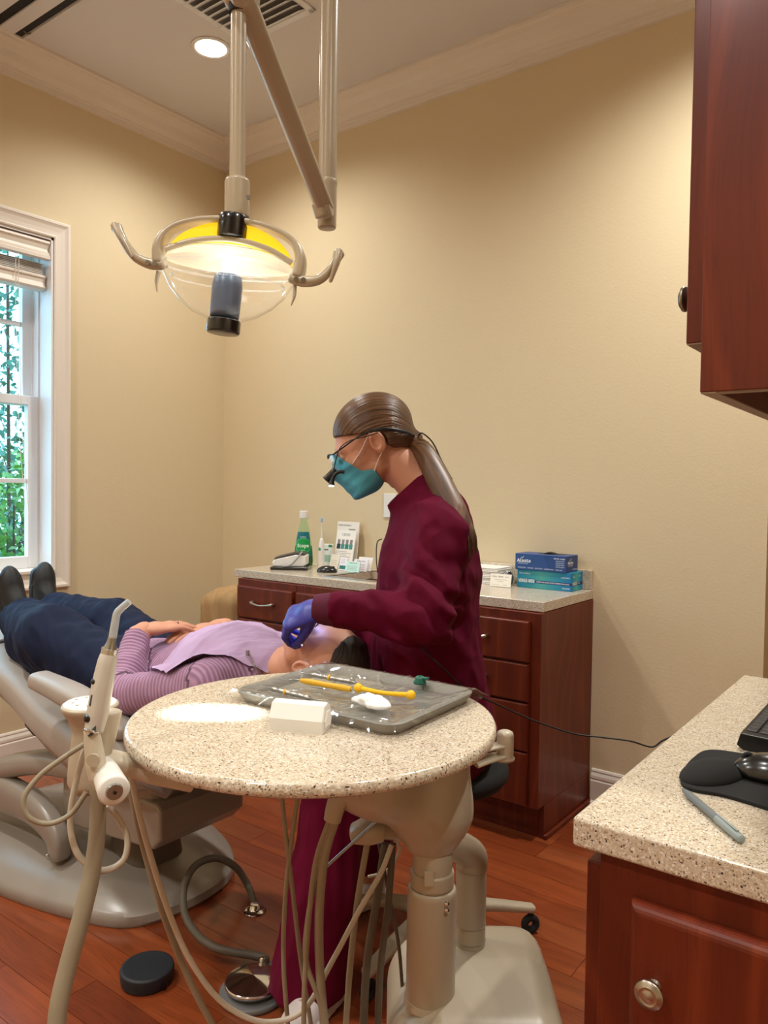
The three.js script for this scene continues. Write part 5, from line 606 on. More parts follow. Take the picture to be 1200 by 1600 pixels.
  const foot = [[-2.95, -1.26], [-2.6, -1.17], [-2.376, -1.185], [-2.13, -1.235], [-1.917, -1.315], [-1.86, -1.4], [-1.84, -1.56], [-1.875, -1.7], [-1.98, -1.8], [-2.2, -1.89], [-2.6, -1.92], [-2.95, -1.86]], cx = -2.36, cz = -1.54, ring = (s, y) => foot.map(([x, z]) => V(cx + (x - cx) * s, y, cz + (z - cz) * s)); const smoothRing = (r) => new THREE.CatmullRomCurve3(r, true, 'centripetal').getPoints(71); wpart('base_plate', ringLoft([smoothRing(ring(0.985, 0.0005)), smoothRing(ring(1, 0.012)), smoothRing(ring(0.995, 0.035)), smoothRing(ring(0.97, 0.046)), smoothRing(ring(0.8, 0.075)), smoothRing(ring(0.5, 0.11)), smoothRing(ring(0.3, 0.12))]), M.chairShell, c);
  const cab = (pts, r) => tube(pts.map(([a, b, z]) => atZ(a, b, z)), r); wpart('power_lead', merge([cab([[16, 1095, -1.4], [40, 1108, -1.4], [80, 1122, -1.4], [118, 1148, -1.4]], 0.007), cab([[18, 1096, -1.4], [36, 1118, -1.4], [46, 1132, -1.4]], 0.006), cab([[72, 1150, -1.4], [84, 1154, -1.4], [105, 1150, -1.4], [125, 1140, -1.4]], 0.005), sweep([atZ(44, 1130, -1.4), atZ(58, 1141, -1.4), atZ(74, 1151, -1.4)], [0.013, 0.02, 0.012], [0.013, 0.02, 0.012], { radial: 12 })]), M.black, c, 'black cable with connector');
}
{ // pedals and floor hose
  const p = atY(230, 1532, 0), d = thing('foot_switch', 'round black foot switch lying on the floor', 'foot switch', p); part('puck', lathe([[0, 0], [0.062, 0], [0.066, 0.004], [0.0665, 0.012], [0.068, 0.015], [0.069, 0.034], [0.067, 0.039], [0.06, 0.0405], [0, 0.041]], 48), std('#20242a', 0.55), d); part('port', cyl(0.006, 0.006, 0.012).rotateZ(Math.PI / 2).translate(0.072, 0.012, 0), M.black, d);
  const q = atY(395, 1554, 0), s = thing('foot_pedal', 'steel disc foot pedal on a grey base with a hose', 'foot pedal', q); part('base', merge([lathe([[0, 0], [0.082, 0], [0.086, 0.004], [0.085, 0.012], [0.08, 0.015], [0, 0.016]], 44), box(0.09, 0.02, 0.06, 0.0, 0.012, -0.075, 0.008)]), std('#6f6f70', 0.45), s); part('disc', lathe([[0, 0.052], [0.03, 0.047], [0.068, 0.04], [0.072, 0.036], [0.07, 0.028], [0.05, 0.022], [0, 0.02]], 48), M.chrome, s, 'polished steel disc'); part('post', merge([lathe([[0, 0], [0.01, 0], [0.01, 0.045], [0.007, 0.05], [0.007, 0.062], [0.009, 0.066], [0.005, 0.076], [0, 0.077]], 20).translate(0.01, 0.016, -0.078), lathe([[0, 0], [0.009, 0], [0.009, 0.03], [0, 0.033]], 18).translate(-0.038, 0.016, -0.07)]), M.chrome, s);
  const f = atY(398, 1424, 0), hz = [[398, 1412, 2.45], [388, 1385, 2.44], [368, 1355, 2.42], [338, 1341, 2.38], [306, 1352, 2.32], [288, 1385, 2.26], [288, 1425, 2.2], [306, 1458, 2.14], [340, 1482, 2.08], [362, 1496, 2.04]]; const h = thing('floor_hose', 'grey supply hose curving from a chrome floor fitting to the steel pedal', 'hose', f); wpart('hose', tube([V(f.x, 0.01, f.z), ...hz.slice(1, 9).map(([a, b, dd]) => { const p = at(a, b, dd); p.y = Math.max(p.y, 0.016); return p; }), V(q.x - 0.06, 0.022, q.z - 0.1), V(q.x - 0.036, 0.028, q.z - 0.072)], 0.011, { radial: 12, steps: 70 }), M.hoseDark, h); part('floor_flange', lathe([[0, 0], [0.034, 0], [0.034, 0.004], [0.026, 0.008], [0.018, 0.01], [0.016, 0.022], [0.011, 0.024], [0, 0.024]], 32), M.chrome, h, 'chrome floor flange');
}
{ // tan throw-covered stool in the corner by the counter
  const p = V(-3.05, 0, -2.82), t = thing('corner_stool', 'low seat draped in a tan blanket in the corner by the counter', 'seat', p); part('seat', sweep([V(0, 0.2, 0), V(0, 0.5, 0)], 0.15, 0.16, { side: Z1, power: 4, radial: 30 }), M.hoseDark, t); for (const [x, z] of [[-0.16, -0.16], [0.16, -0.16], [-0.16, 0.16], [0.16, 0.16]]) part('leg', cyl(0.015, 0.02, 0.22, x, 0, z, 16), M.hoseDark, t);
  part('blanket', surface((x, y, z) => { const q = Math.hypot(Math.max(Math.abs(x) - 0.08, 0), Math.max(Math.abs(y - 0.55) - 0.14 + 0.25 * Math.max(0, -x), 0), Math.max(Math.abs(z) - 0.1, 0)) - 0.085, fold = 0.012 * noise(x * 14, y * 3, z * 14) + 0.006 * noise(x * 34 + y * 6, y * 8, z * 34); return Math.max(q + fold, 0.46 - y + 0.02 * noise(x * 7, 3, z * 7)); }, V(-0.27, 0.4, -0.27), V(0.27, 0.82, 0.27), 0.012), M.tan, t, 'tan blanket');
}

// ================================================================ people
// head in its own frame: origin between the ears, y up, z towards the face
function headD(x, y, z) {
  const ax = Math.abs(x); let d = ell(x, y - 0.042, z + 0.012, 0.076, 0.088, 0.099); d = smin(d, ell(x, y + 0.018, z - 0.044, 0.061, 0.088, 0.058), 0.03);
  const cap = (px, py, pz, qx, qy, qz, r1, r2) => { let vx = qx - px, vy = qy - py, vz = qz - pz, wx = ax - px, wy = y - py, wz = z - pz, t = cl01((wx * vx + wy * vy + wz * vz) / (vx * vx + vy * vy + vz * vz)); return Math.hypot(wx - vx * t, wy - vy * t, wz - vz * t) - (r1 + (r2 - r1) * t); };
  d = smin(d, cap(0.046, -0.06, 0.012, 0.008, -0.094, 0.074, 0.02, 0.02), 0.025);           // jaw
  d = smin(d, cap(0.006, 0.026, 0.092, 0.04, 0.022, 0.082, 0.012, 0.01), 0.014);            // brow
  d = smin(d, cap(0.042, -0.022, 0.074, 0.05, -0.02, 0.055, 0.012, 0.014), 0.018);          // cheek
  d = smax(d, -(Math.hypot(ax - 0.032, y - 0.004, z - 0.113) - 0.017), 0.01);               // eye socket
  d = smin(d, Math.hypot(ax - 0.031, y - 0.003, (z - 0.085) * 1.0) - 0.0135, 0.003);        // lid over the eye
  d = smin(d, cap(0, 0.014, 0.098, 0, -0.034, 0.12, 0.008, 0.0105), 0.01); d = smin(d, cap(0.009, -0.037, 0.108, 0.011, -0.037, 0.104, 0.0075, 0.0075), 0.006);   // nose
  d = smin(d, cap(0.0, -0.058, 0.104, 0.021, -0.06, 0.094, 0.0066, 0.0035), 0.005); d = smin(d, cap(0, -0.069, 0.101, 0.018, -0.066, 0.094, 0.007, 0.003), 0.005);   // lips
  const ear = smax(ell(ax - 0.081, y - 0.002, z + 0.012, 0.015, 0.034, 0.021), -ell(ax - 0.097, y - 0.003, z + 0.007, 0.012, 0.022, 0.012), 0.004); return smin(d, ear, 0.008);
}
const frame = (origin, up, fwd) => { const f = fwd.clone().normalize(), u = up.clone().addScaledVector(f, -up.dot(f)).normalize(), s = u.clone().cross(f); return new THREE.Matrix4().makeBasis(s, u, f).setPosition(origin); };
const inFrame = (m, fn) => { const e = m.clone().invert().elements; return (x, y, z) => fn(e[0] * x + e[4] * y + e[8] * z + e[12], e[1] * x + e[5] * y + e[9] * z + e[13], e[2] * x + e[6] * y + e[10] * z + e[14]); };
const local = (fn, lo, hi, cell, m) => surface(fn, V(...lo), V(...hi), cell).applyMatrix4(m);
// hand: x along the fingers, y to the thumb side, z out of the back of the hand
function handBones(m, { curl = [0.3, 0.4, 0.3], spread = 0.06, thumb = [0.55, 0.75, -0.35], size = 1 } = {}) {
  const P = (x, y, z) => V(x * size, y * size, z * size).applyMatrix4(m), ax = (v) => v.clone().transformDirection(m), zf = ax(V(0, 0, 1)), L = [];
  L.push(bone(P(-0.01, 0, 0), P(0.03, 0, 0), 0.027 * size, 0.032 * size, zf, 1.5), bone(P(0.03, 0.012, 0), P(0.078, 0.016, 0), 0.024 * size, 0.024 * size, zf, 1.8), bone(P(0.03, -0.012, 0), P(0.074, -0.018, -0.002), 0.023 * size, 0.021 * size, zf, 1.8));
  const F = []; [[0.03, 0.072], [0.0105, 0.082], [-0.009, 0.076], [-0.0275, 0.06]].forEach(([y, len], i) => { let p = V(0.083 - (i === 3 ? 0.006 : 0), y, 0), a = 0, s = (1.4 - i) * spread; const r = 0.0092 - i * 0.0004; [0.46, 0.3, 0.24].forEach((f, k) => { a += (Array.isArray(curl[0]) ? curl[i] : curl)[k]; const q = p.clone().add(V(Math.cos(a) * Math.cos(s), Math.sin(s), -Math.sin(a)).multiplyScalar(len * f * 1.08)); F.push(bone(P(p.x, p.y, p.z), P(q.x, q.y, q.z), (r - k * 0.0007) * size, (r - (k + 1) * 0.0008) * size)); p = q; }); });
  const t0 = V(0.022, 0.02, -0.004), td = V(...thumb).normalize(), t1 = t0.clone().addScaledVector(td, 0.036), t2 = t1.clone().addScaledVector(td.clone().add(V(0.35, -0.12, -0.1)).normalize(), 0.032), t3 = t2.clone().addScaledVector(td.clone().add(V(0.7, -0.3, -0.15)).normalize(), 0.024); F.push(bone(P(t0.x, t0.y, t0.z), P(t1.x, t1.y, t1.z), 0.014 * size, 0.011 * size), bone(P(t1.x, t1.y, t1.z), P(t2.x, t2.y, t2.z), 0.0105 * size, 0.0095 * size), bone(P(t2.x, t2.y, t2.z), P(t3.x, t3.y, t3.z), 0.0095 * size, 0.0078 * size));
  const palm = field(L, 0.015), fn = (x, y, z) => { let d = palm(x, y, z); let f = 1e9; for (const b of F) f = Math.min(f, boneD(b, x, y, z)); return smin(d, f, 0.007); }; return { all: [...L, ...F], fn };
}
const handMesh = (h, grow = 0, cell = 0.0032) => { const b = bounds(h.all, 0.012 + grow); return surface((x, y, z) => h.fn(x, y, z) - grow, b.min, b.max, cell); };
const basis = (o, x, zApprox) => { const X = x.clone().normalize(), Z = zApprox.clone().addScaledVector(X, -zApprox.dot(X)).normalize(), Y = Z.clone().cross(X); return new THREE.Matrix4().makeBasis(X, Y, Z).setPosition(o); };
const wrinkle = (a, f) => (x, y, z) => a * noise(x * f, y * f * 0.6, z * f) + a * 0.5 * noise(x * f * 2.3 + 4, y * f * 1.6, z * f * 2.3);
const TOWARD = AWAY.clone().negate();
function shoeField(heel, toe, up) {                       // heel and toe on the sole, up is where the ankle goes
  const d = toe.clone().sub(heel), L = d.length(); d.normalize(); const u = up.clone().addScaledVector(d, -up.dot(d)).normalize(), s = d.clone().cross(u); const m = new THREE.Matrix4().makeBasis(d, u, s).setPosition(heel), q = L / 0.27;
  const fn = inFrame(m, (x, y, z) => { x /= q; y /= q; z /= q; const w = 0.034 + 0.012 * cl01((x - 0.08) / 0.1) - 0.004 * cl01((0.06 - x) / 0.06), sole = Math.max(Math.hypot(Math.max(Math.abs(x - 0.125) - 0.085, 0), Math.max(Math.abs(z) - w * 0.35, 0) * 1.0) - 0.034, Math.abs(y - 0.012) - 0.012); let a = ell(x - 0.055, y - 0.045, z, 0.062, 0.062, 0.04), b = ell(x - 0.175, y - 0.024, z, 0.092, 0.046, 0.046), c = ell(x - 0.11, y - 0.05, z, 0.06, 0.05, 0.038); let up2 = smin(smin(a, b, 0.03), c, 0.03); up2 = Math.max(up2, 0.008 - y); return Math.min(up2, sole) * q; }); return { fn, box: new THREE.Box3().setFromPoints([heel, toe]).expandByScalar(0.16) };
}

// ---------------------------------------------------------------- the clinician
{
  const base = atY(560, 1560, 0); const hip = at(690, 1150, 2.12), t = thing('person', 'person in burgundy scrubs, teal mask and ponytail bending over the patient', 'person', [hip.x, 0, hip.z]);
  const tilt = rad(25), ear = at(584, 694, 2.035), up = RIGHT.clone().multiplyScalar(-Math.sin(tilt)).addScaledVector(UP, Math.cos(tilt)), fwd = RIGHT.clone().multiplyScalar(-Math.cos(tilt)).addScaledVector(UP, -Math.sin(tilt)); ear.addScaledVector(AWAY, 0.075); const HM = frame(ear, up, fwd), hl = (x, y, z) => V(x, y, z).applyMatrix4(HM), near = V(1, 0, 0).transformDirection(HM).dot(TOWARD) > 0 ? 1 : -1;
  const N = at(676, 782, 2.1), chest = at(670, 890, 2.1), waist = at(664, 1015, 2.11), pel = at(690, 1140, 2.12), shN = at(690, 838, 1.95), elN = at(662, 962, 1.85), wrN = at(500, 951, 1.9), shF = at(652, 834, 2.25), elF = at(606, 985, 2.3), wrF = at(528, 990, 2.12);
  const kneeN = at(528, 1202, 1.95), ankN = at(486, 1522, 1.94), hipN = at(690, 1165, 2.04), hipF = at(690, 1165, 2.2), kneeF = at(566, 1205, 2.3), ankF = at(572, 1372, 2.4), neckTop = hl(0, -0.03, -0.03);
  // gloved hands hold the instruments above the mouth
  const hN = handBones(basis(wrN, RIGHT.clone().multiplyScalar(-0.86).addScaledVector(UP, -0.32).addScaledVector(AWAY, 0.25), RIGHT.clone().multiplyScalar(-0.35).addScaledVector(UP, 0.75).addScaledVector(TOWARD, 0.6)), { curl: [0.75, 0.8, 0.5], thumb: [0.7, 0.35, -0.6] });
  const hF = handBones(basis(wrF, RIGHT.clone().multiplyScalar(-0.75).addScaledVector(UP, -0.1).addScaledVector(TOWARD, 0.45), UP.clone().addScaledVector(RIGHT, -0.3).addScaledVector(AWAY, 0.4)), { curl: [0.6, 0.7, 0.5], thumb: [0.7, 0.4, -0.55] });
  // one continuous body under the clothes
  const bb = [bone(neckTop, N, 0.052, 0.062), bone(N, chest, 0.08, 0.13, RIGHT, 1.45), bone(chest, waist, 0.14, 0.12, RIGHT, 1.3), bone(waist, pel, 0.12, 0.13), bone(shN, shF, 0.045, 0.045), bone(shN, elN, 0.045, 0.037), bone(elN, wrN, 0.037, 0.026), bone(shF, elF, 0.045, 0.037), bone(elF, wrF, 0.037, 0.026), bone(hipN, kneeN, 0.07, 0.052), bone(kneeN, ankN, 0.05, 0.034), bone(hipF, kneeF, 0.07, 0.052), bone(kneeF, ankF, 0.05, 0.034)], bf = field(bb, 0.04), hd = inFrame(HM, headD), bx = bounds(bb, 0.03);
  const headG = local((x, y, z) => { const p = headD(x, y, z); let nx = Math.hypot(x, z + 0.028 - (y + 0.05) * 0.25) - 0.05; nx = smax(nx, Math.abs(y + 0.07) - 0.06, 0.01); return smin(p, nx, 0.025); }, [-0.1, -0.135, -0.125], [0.1, 0.145, 0.14], 0.004, HM);
  wpart('body', merge([surface(bf, bx.min, bx.max, 0.014), headG, handMesh(hN, -0.0008, 0.004), handMesh(hF, -0.0008, 0.004)]), M.skin, t, 'bare face and neck');
  // jacket
  const jb = [bone(at(668, 786, 2.1), chest, 0.088, 0.172, RIGHT, 1.48), bone(at(668, 790, 2.1), at(632, 766, 2.1), 0.085, 0.062), bone(chest, waist, 0.172, 0.162, RIGHT, 1.2), bone(waist, at(684, 1120, 2.12), 0.165, 0.17, RIGHT, 1.14), bone(at(692, 806, 2.03), shN, 0.07, 0.07), bone(at(662, 806, 2.16), shF, 0.07, 0.07), bone(shN, elN, 0.074, 0.064), bone(elN, wrN, 0.066, 0.044), bone(shF, elF, 0.07, 0.062), bone(elF, wrF, 0.062, 0.042)], jf = field(jb, 0.05), jw = wrinkle(0.009, 12), jx = bounds(jb, 0.03), hem = at(684, 1112, 2.12).y, nd = neckTop.clone().sub(N).normalize();
  const foldN = (x, y, z) => { const dx = x - elN.x, dy = y - elN.y, dz = z - elN.z, ds = Math.hypot(dx, dy, dz); return 0.011 * Math.sin((dx * RIGHT.x + dz * RIGHT.z) * 60 + dy * 85 + 3 * noise(x * 9, y * 9, z * 9)) * Math.exp(-ds * ds / 0.018); };
  const cutW = (p, w, d2) => { const dir = w.clone().sub(p).normalize(); return (x, y, z) => { const q = (x - w.x) * dir.x + (y - w.y) * dir.y + (z - w.z) * dir.z, rr = Math.hypot(x - w.x - dir.x * q, y - w.y - dir.y * q, z - w.z - dir.z * q); return rr < 0.1 && q > -0.1 ? q + d2 : -1; }; }, cn = cutW(elN, wrN, 0.03), cf = cutW(elF, wrF, 0.03), neckC = at(640, 752, 2.08);
  const nAxis = RIGHT.clone().multiplyScalar(-0.7).addScaledVector(UP, 0.72).normalize(), NP = at(631, 764, 2.1); const neckCut = (x, y, z) => { return (x - NP.x) * nAxis.x + (y - NP.y) * nAxis.y + (z - NP.z) * nAxis.z; };
  wpart('jacket', surface((x, y, z) => { let d = jf(x, y, z) + jw(x, y, z) + foldN(x, y, z) + 0.013 * (Math.abs(noise(x * 10, y * 8, z * 10)) - 0.15) + 0.007 * (Math.abs(noise(x * 21 + 9, y * 15, z * 21)) - 0.15); d = smax(d, hem - y, 0.006); d = smax(d, neckCut(x, y, z), 0.006); return Math.max(d, cn(x, y, z), cf(x, y, z)); }, jx.min, jx.max, 0.0085), M.burgundy, t, 'burgundy scrub jacket');
  for (const [e, w] of [[elN, wrN], [elF, wrF]]) { const d = w.clone().sub(e).normalize(), c = w.clone().addScaledVector(d, -0.045); wpart('cuff', sweep([c, w.clone().addScaledVector(d, -0.015), w.clone().addScaledVector(d, 0.012)], [0.043, 0.04, 0.035], [0.043, 0.04, 0.035], { radial: 28, soft: 0.004 }), M.burgundyRib, t, 'ribbed burgundy cuff'); }
  const nr = []; { const s0 = nAxis.clone().cross(TOWARD).normalize(), s1 = nAxis.clone().cross(s0).normalize(); for (let k = 0; k < 16; k++) { const a = k / 16 * 6.283; nr.push(N.clone().addScaledVector(nAxis, 0.03).addScaledVector(s0, Math.cos(a) * 0.078).addScaledVector(s1, Math.sin(a) * 0.076)); } }
  const pk = at(640, 1034, 1.93); wpart('pocket_seam', tube([at(660, 1012, 1.945), at(664, 1045, 1.94), at(668, 1075, 1.94)], 0.0016, { radial: 6 }), M.burgundyRib, t); 
  { const tx = canvasTex(128, 64, (g, w, h) => { g.clearRect(0, 0, w, h); g.fillStyle = '#3c0820'; g.fillRect(0, 0, w, h); g.fillStyle = '#a89aa0'; g.font = 'bold 26px sans-serif'; g.textAlign = 'center'; g.fillText('SCRUBS', w / 2, 30, w * 0.9); g.font = '16px sans-serif'; g.fillText('CO', w / 2, 52); }); }
  wpart('pen_clip', tube([at(597, 842, 2.03), at(590, 846, 2.02), at(588, 870, 2.02), at(590, 895, 2.02)], 0.0014, { radial: 6 }), M.black, t, 'black wire clip');
  // trousers
  const tb = [bone(at(690, 1120, 2.12), pel, 0.14, 0.155), bone(hipN, kneeN, 0.108, 0.084), bone(kneeN, at(505, 1380, 1.945), 0.08, 0.084), bone(at(505, 1380, 1.945), at(482, 1548, 1.94), 0.084, 0.097), bone(hipF, kneeF, 0.105, 0.082), bone(kneeF, at(572, 1345, 2.39), 0.08, 0.085)], tf = field(tb, 0.05), tx = bounds(tb, 0.03), tw = wrinkle(0.006, 10); const vf = (x, y, z) => 0.006 * noise((x + z) * 26, y * 3, (x - z) * 26), yF = ankF.y - 0.0, splitF = at(572, 1345, 2.39);
  wpart('trousers', surface((x, y, z) => { let d = tf(x, y, z) + tw(x, y, z) + 0.01 * (Math.abs(noise(x * 12, y * 4, z * 12)) - 0.15) + (y < 0.5 ? vf(x, y, z) : 0); d = smax(d, 0.032 - y, 0.006); if (Math.hypot(x - splitF.x, z - splitF.z) < 0.13) d = smax(d, 0.13 - y, 0.006); return d; }, tx.min, tx.max, 0.01), M.burgundy, t, 'wide burgundy scrub trousers');
  // shoes
  const shoeM = std('#d9d0cf', 0.6), s1 = atY(506, 1568, 0.002), d1 = TOWARD.clone().multiplyScalar(0.75).addScaledVector(RIGHT, -0.4).normalize(), s2 = atY(580, 1408, 0.002), d2 = RIGHT.clone().multiplyScalar(-0.75).addScaledVector(TOWARD, 0.5).normalize(); for (const [h, d] of [[s1, d1], [s2, d2]]) { const f = shoeField(h.clone().addScaledVector(d, -0.07), h.clone().addScaledVector(d, 0.18), UP); const b = f.box; const sh = wpart('shoe', surface(f.fn, V(b.min.x, -0.01, b.min.z), V(b.max.x, 0.16, b.max.z), 0.0055), shoeM, t, 'off-white sneaker'); for (let k = 0; k < 4; k++) { const p = h.clone().addScaledVector(d, 0.045 + k * 0.018); const sd = d.clone().cross(UP); wpart('lace', tube([p.clone().addScaledVector(sd, -0.018).setY(0.078 - k * 0.006), p.clone().setY(0.086 - k * 0.006), p.clone().addScaledVector(sd, 0.018).setY(0.078 - k * 0.006)], 0.0025, { radial: 6 }), std('#b98a96', 0.7), sh); } }
  // gloves
  for (const h of [hN, hF]) wpart('glove', handMesh(h, 0.0014), M.glove, t, 'violet-blue nitrile glove');
  // hair
  const hairD = (x, y, z) => { let d = ell(x, y - 0.045, z + 0.016, 0.087, 0.096, 0.112); const px = 0, py = -0.03, pz = -0.108; let vz = pz + 0.05, vy = py - 0.0, wx = x, wy = y, wz = z + 0.05, tt = cl01((wy * vy + wz * vz) / (vy * vy + vz * vz)); d = smin(d, Math.hypot(wx * 0.8, wy - vy * tt, wz - vz * tt) - (0.06 - 0.036 * tt), 0.03); const yc = z > 0.0 ? 0.03 + 0.36 * z : z > -0.045 ? 0.03 + (z / 0.045) * 0.06 : -0.03 + (z + 0.045) * 0.35; d = smax(d, yc - y, 0.006); const ax = Math.abs(x); return smax(d, -(Math.hypot((ax - 0.085) * 0.7, y - 0.0, (z + 0.01) * 1.15) - 0.03), 0.006) + 0.0012 * noise(Math.atan2(x, y + 0.03) * 24, z * 3, 1); };
  const hg = surface(hairD, V(-0.11, -0.09, -0.15), V(0.11, 0.16, 0.12), 0.0042); { const p = hg.attributes.position, uv = hg.attributes.uv; for (let i = 0; i < p.count; i++) { const y = p.getY(i), x = p.getX(i), z = p.getZ(i); uv.setXY(i, Math.atan2(Math.abs(x), y + 0.035 - z * 0.1) * 0.9, (z + 0.15) * 2.2); } } hg.applyMatrix4(HM); const hr = wpart('hair', hg, M.hair, t, 'long brown hair tied back');
  const pt = [hl(0, -0.028, -0.1), at(662, 706, 2.07), at(686, 752, 2.01), at(712, 800, 1.95), at(729, 836, 1.91), at(735, 858, 1.9)]; wpart('ponytail', sweep(pt, [0.02, 0.027, 0.03, 0.027, 0.019, 0.006], [0.02, 0.028, 0.033, 0.03, 0.02, 0.005], { side: TOWARD, radial: 26, steps: 50, soft: 0.004 }), M.hair, hr); const rs = rng(21), st = []; for (let k = 0; k < 46; k++) { const a = rs() * 6.28, rr = 0.6 + 0.5 * rs(), off = pt.map((p, i) => p.clone().addScaledVector(TOWARD, Math.cos(a) * [0.018, 0.026, 0.029, 0.027, 0.022, 0.016][i] * rr).addScaledVector(RIGHT, Math.sin(a) * [0.018, 0.025, 0.03, 0.029, 0.026, 0.02][i] * rr).addScaledVector(UP, i === 5 ? (rs() - 0.6) * 0.05 : 0)); st.push(sweep(off, [0.0022, 0.0028, 0.0028, 0.0026, 0.002, 0.0004], [0.0022, 0.0028, 0.0028, 0.0026, 0.002, 0.0004], { radial: 5, steps: 16, cap: false })); } const ss = wpart('strands', merge(st), M.hair, hr); ss.userData.kind = 'stuff';
  wpart('hair_tie', new THREE.TorusGeometry(0.019, 0.007, 10, 24).applyMatrix4(new THREE.Matrix4().lookAt(V(0, 0, 0), pt[1].clone().sub(pt[0]), UP)).translate(...pt[0].toArray()), M.black, t);
  // mask: pleated cover over nose and chin, held by ear loops
  const maskD = (x, y, z) => { let d = headD(x, y, z) - 0.006; const w = z - 0.118, v = y + 0.03; const seg = (() => { const vy = -0.06, vz = -0.04, tt = cl01((v * vy + w * vz) / (vy * vy + vz * vz)); return Math.hypot(x * 0.62, v - vy * tt, w - vz * tt) - (0.014 + 0.022 * tt); })(); d = smin(d, seg, 0.03) + 0.0007 * Math.sin((y + 0.2 * z) * 230) * cl01((z - 0.03) / 0.03); const top = z > 0.06 ? y + 0.05 - (z - 0.06) * 1.5 : y + 0.062 - (z - 0.02) * 0.3; d = smax(d, top, 0.003); d = smax(d, 0.018 - z + (y + 0.09) * 0.25, 0.003); return smax(d, -0.118 - y, 0.008); };
  wpart('face_mask', local(maskD, [-0.085, -0.13, 0.0], [0.085, 0.03, 0.17], 0.0036, HM), M.mask, t, 'teal pleated face mask');
  for (const s of [-1, 1]) wpart('ear_loop', merge([tube([hl(s * 0.062, -0.024, 0.072), hl(s * 0.078, 0.0, 0.035), hl(s * 0.084, 0.032, -0.002)], 0.0016, { radial: 6 }), tube([hl(s * 0.066, -0.068, 0.03), hl(s * 0.078, -0.045, 0.008), hl(s * 0.086, -0.026, -0.014)], 0.0016, { radial: 6 })]), M.elastic, t, 'white ear loop');
  // loupes: clear glasses, black strap, lenses and headlight
  const lp = wpart('loupe_frame', merge([-1, 1].flatMap((s) => [tube([hl(s * 0.086, 0.034, -0.004), hl(s * 0.083, 0.034, 0.03), hl(s * 0.076, 0.026, 0.075), hl(s * 0.06, 0.02, 0.11)], 0.0022, { radial: 8 }), tube([hl(s * 0.06, 0.02, 0.11), hl(s * 0.03, 0.026, 0.124), hl(0, 0.02, 0.13)], 0.0022, { radial: 8 })])), M.black, t, 'black loupe frame');
  for (const s of [-1, 1]) { wpart('lens', surface((x, y, z) => Math.max(Math.abs(ell(x, y, z, 0.034, 0.026, 0.012)) - 0.0012, 0.002 - z), V(-0.04, -0.03, -0.005), V(0.04, 0.03, 0.02), 0.0025).applyMatrix4(new THREE.Matrix4().makeTranslation(s * 0.034, 0.0, 0.112)).applyMatrix4(HM), M.glass, lp, 'clear lens'); wpart('loupe', sweep([hl(s * 0.03, -0.018, 0.122), hl(s * 0.028, -0.028, 0.146), hl(s * 0.027, -0.033, 0.158)], [0.0095, 0.0105, 0.012], [0.0095, 0.0105, 0.012], { radial: 18 }), M.blackGloss, lp, 'black magnifying loupe'); }
  const A = (x, y) => at(x - 2, y + 3, 2.02), lampP = A(521, 741); wpart('light_arm', merge([tube([A(540, 735), A(534, 734), A(527, 737), A(522, 744)], 0.0048, { radial: 10 }), tube([A(522, 742), A(527, 715), A(534, 696), A(550, 685), A(572, 680), A(592, 674)].map((p, i) => i > 3 ? p.addScaledVector(TOWARD, 0.012) : p), 0.0014, { radial: 6 })]), M.black, lp, 'black headlight arm and cable'); wpart('headlight', sweep([A(523, 742), A(521, 749), A(520, 755)], [0.0045, 0.006, 0.0085], [0.0045, 0.006, 0.0085], { radial: 16 }), M.black, lp); wpart('headlight_lens', sweep([A(520, 755), A(520, 757.5)], 0.0075, 0.006, { radial: 16 }), std('#ffffff', 0.3, { emissive: new THREE.Color(0.8, 0.95, 1), emissiveIntensity: 3 }), lp, 'lit white headlight lens');
  const hlp = new THREE.SpotLight(new THREE.Color(0.8, 0.93, 1), 0.35, 0, rad(12), 0.5, 2); hlp.position.copy(A(519, 761)).sub(t.position); hlp.target.position.copy(V(-1.37, 0.93, -1.5)).sub(t.position); hlp.castShadow = true; t.add(hlp, hlp.target);
  const S = (x, y, d = 2.02) => at(x, y, d); wpart('strap', merge([sweep([hl(near * 0.088, 0.034, -0.004), hl(near * 0.09, 0.022, -0.045), hl(near * 0.06, -0.008, -0.095), hl(near * 0.012, -0.026, -0.118)], 0.0045, 0.0018, { side: up, power: 3, radial: 10 }), sweep([hl(near * 0.01, -0.024, -0.12), S(660, 677, 2.07), S(675, 690, 2.07), S(690, 720, 2.07), S(704, 745, 2.07), S(706, 748, 2.07), S(698, 738, 2.075), S(683, 712, 2.075), S(668, 690, 2.08)], 0.0034, 0.002, { side: TOWARD, radial: 8, steps: 50 })]), M.black, lp, 'black retaining strap');
  // headlight cable running down the back and off to the worktop
  const pack = solo('loupe_cable', 'thin black cable from the clinician to the keyboard worktop', 'cable', tube([S(648, 1000, 1.94), S(668, 1022, 1.92), S(690, 1042, 1.915), S(728, 1076, 1.96), S(780, 1102, 1.98), S(845, 1130, 1.98), S(900, 1147, 1.98), S(940, 1152, 1.97), S(985, 1158, 1.96), S(1020, 1167, 1.95), S(1034, 1158, 1.95), S(1052, 1150, 1.94)], 0.0022, { radial: 7, steps: 90 }), M.black); const o = S(728, 1076, 1.96); pack.geometry.translate(-o.x, -o.y, -o.z); pack.position.copy(o);
  wpart('back_cable', tube([S(733, 868, 2.11), S(738, 882, 2.1), S(742, 930, 2.1), S(747, 985, 2.11), S(745, 1040, 2.11)], 0.0018, { radial: 6 }), M.black, t, 'thin black cable down the back');
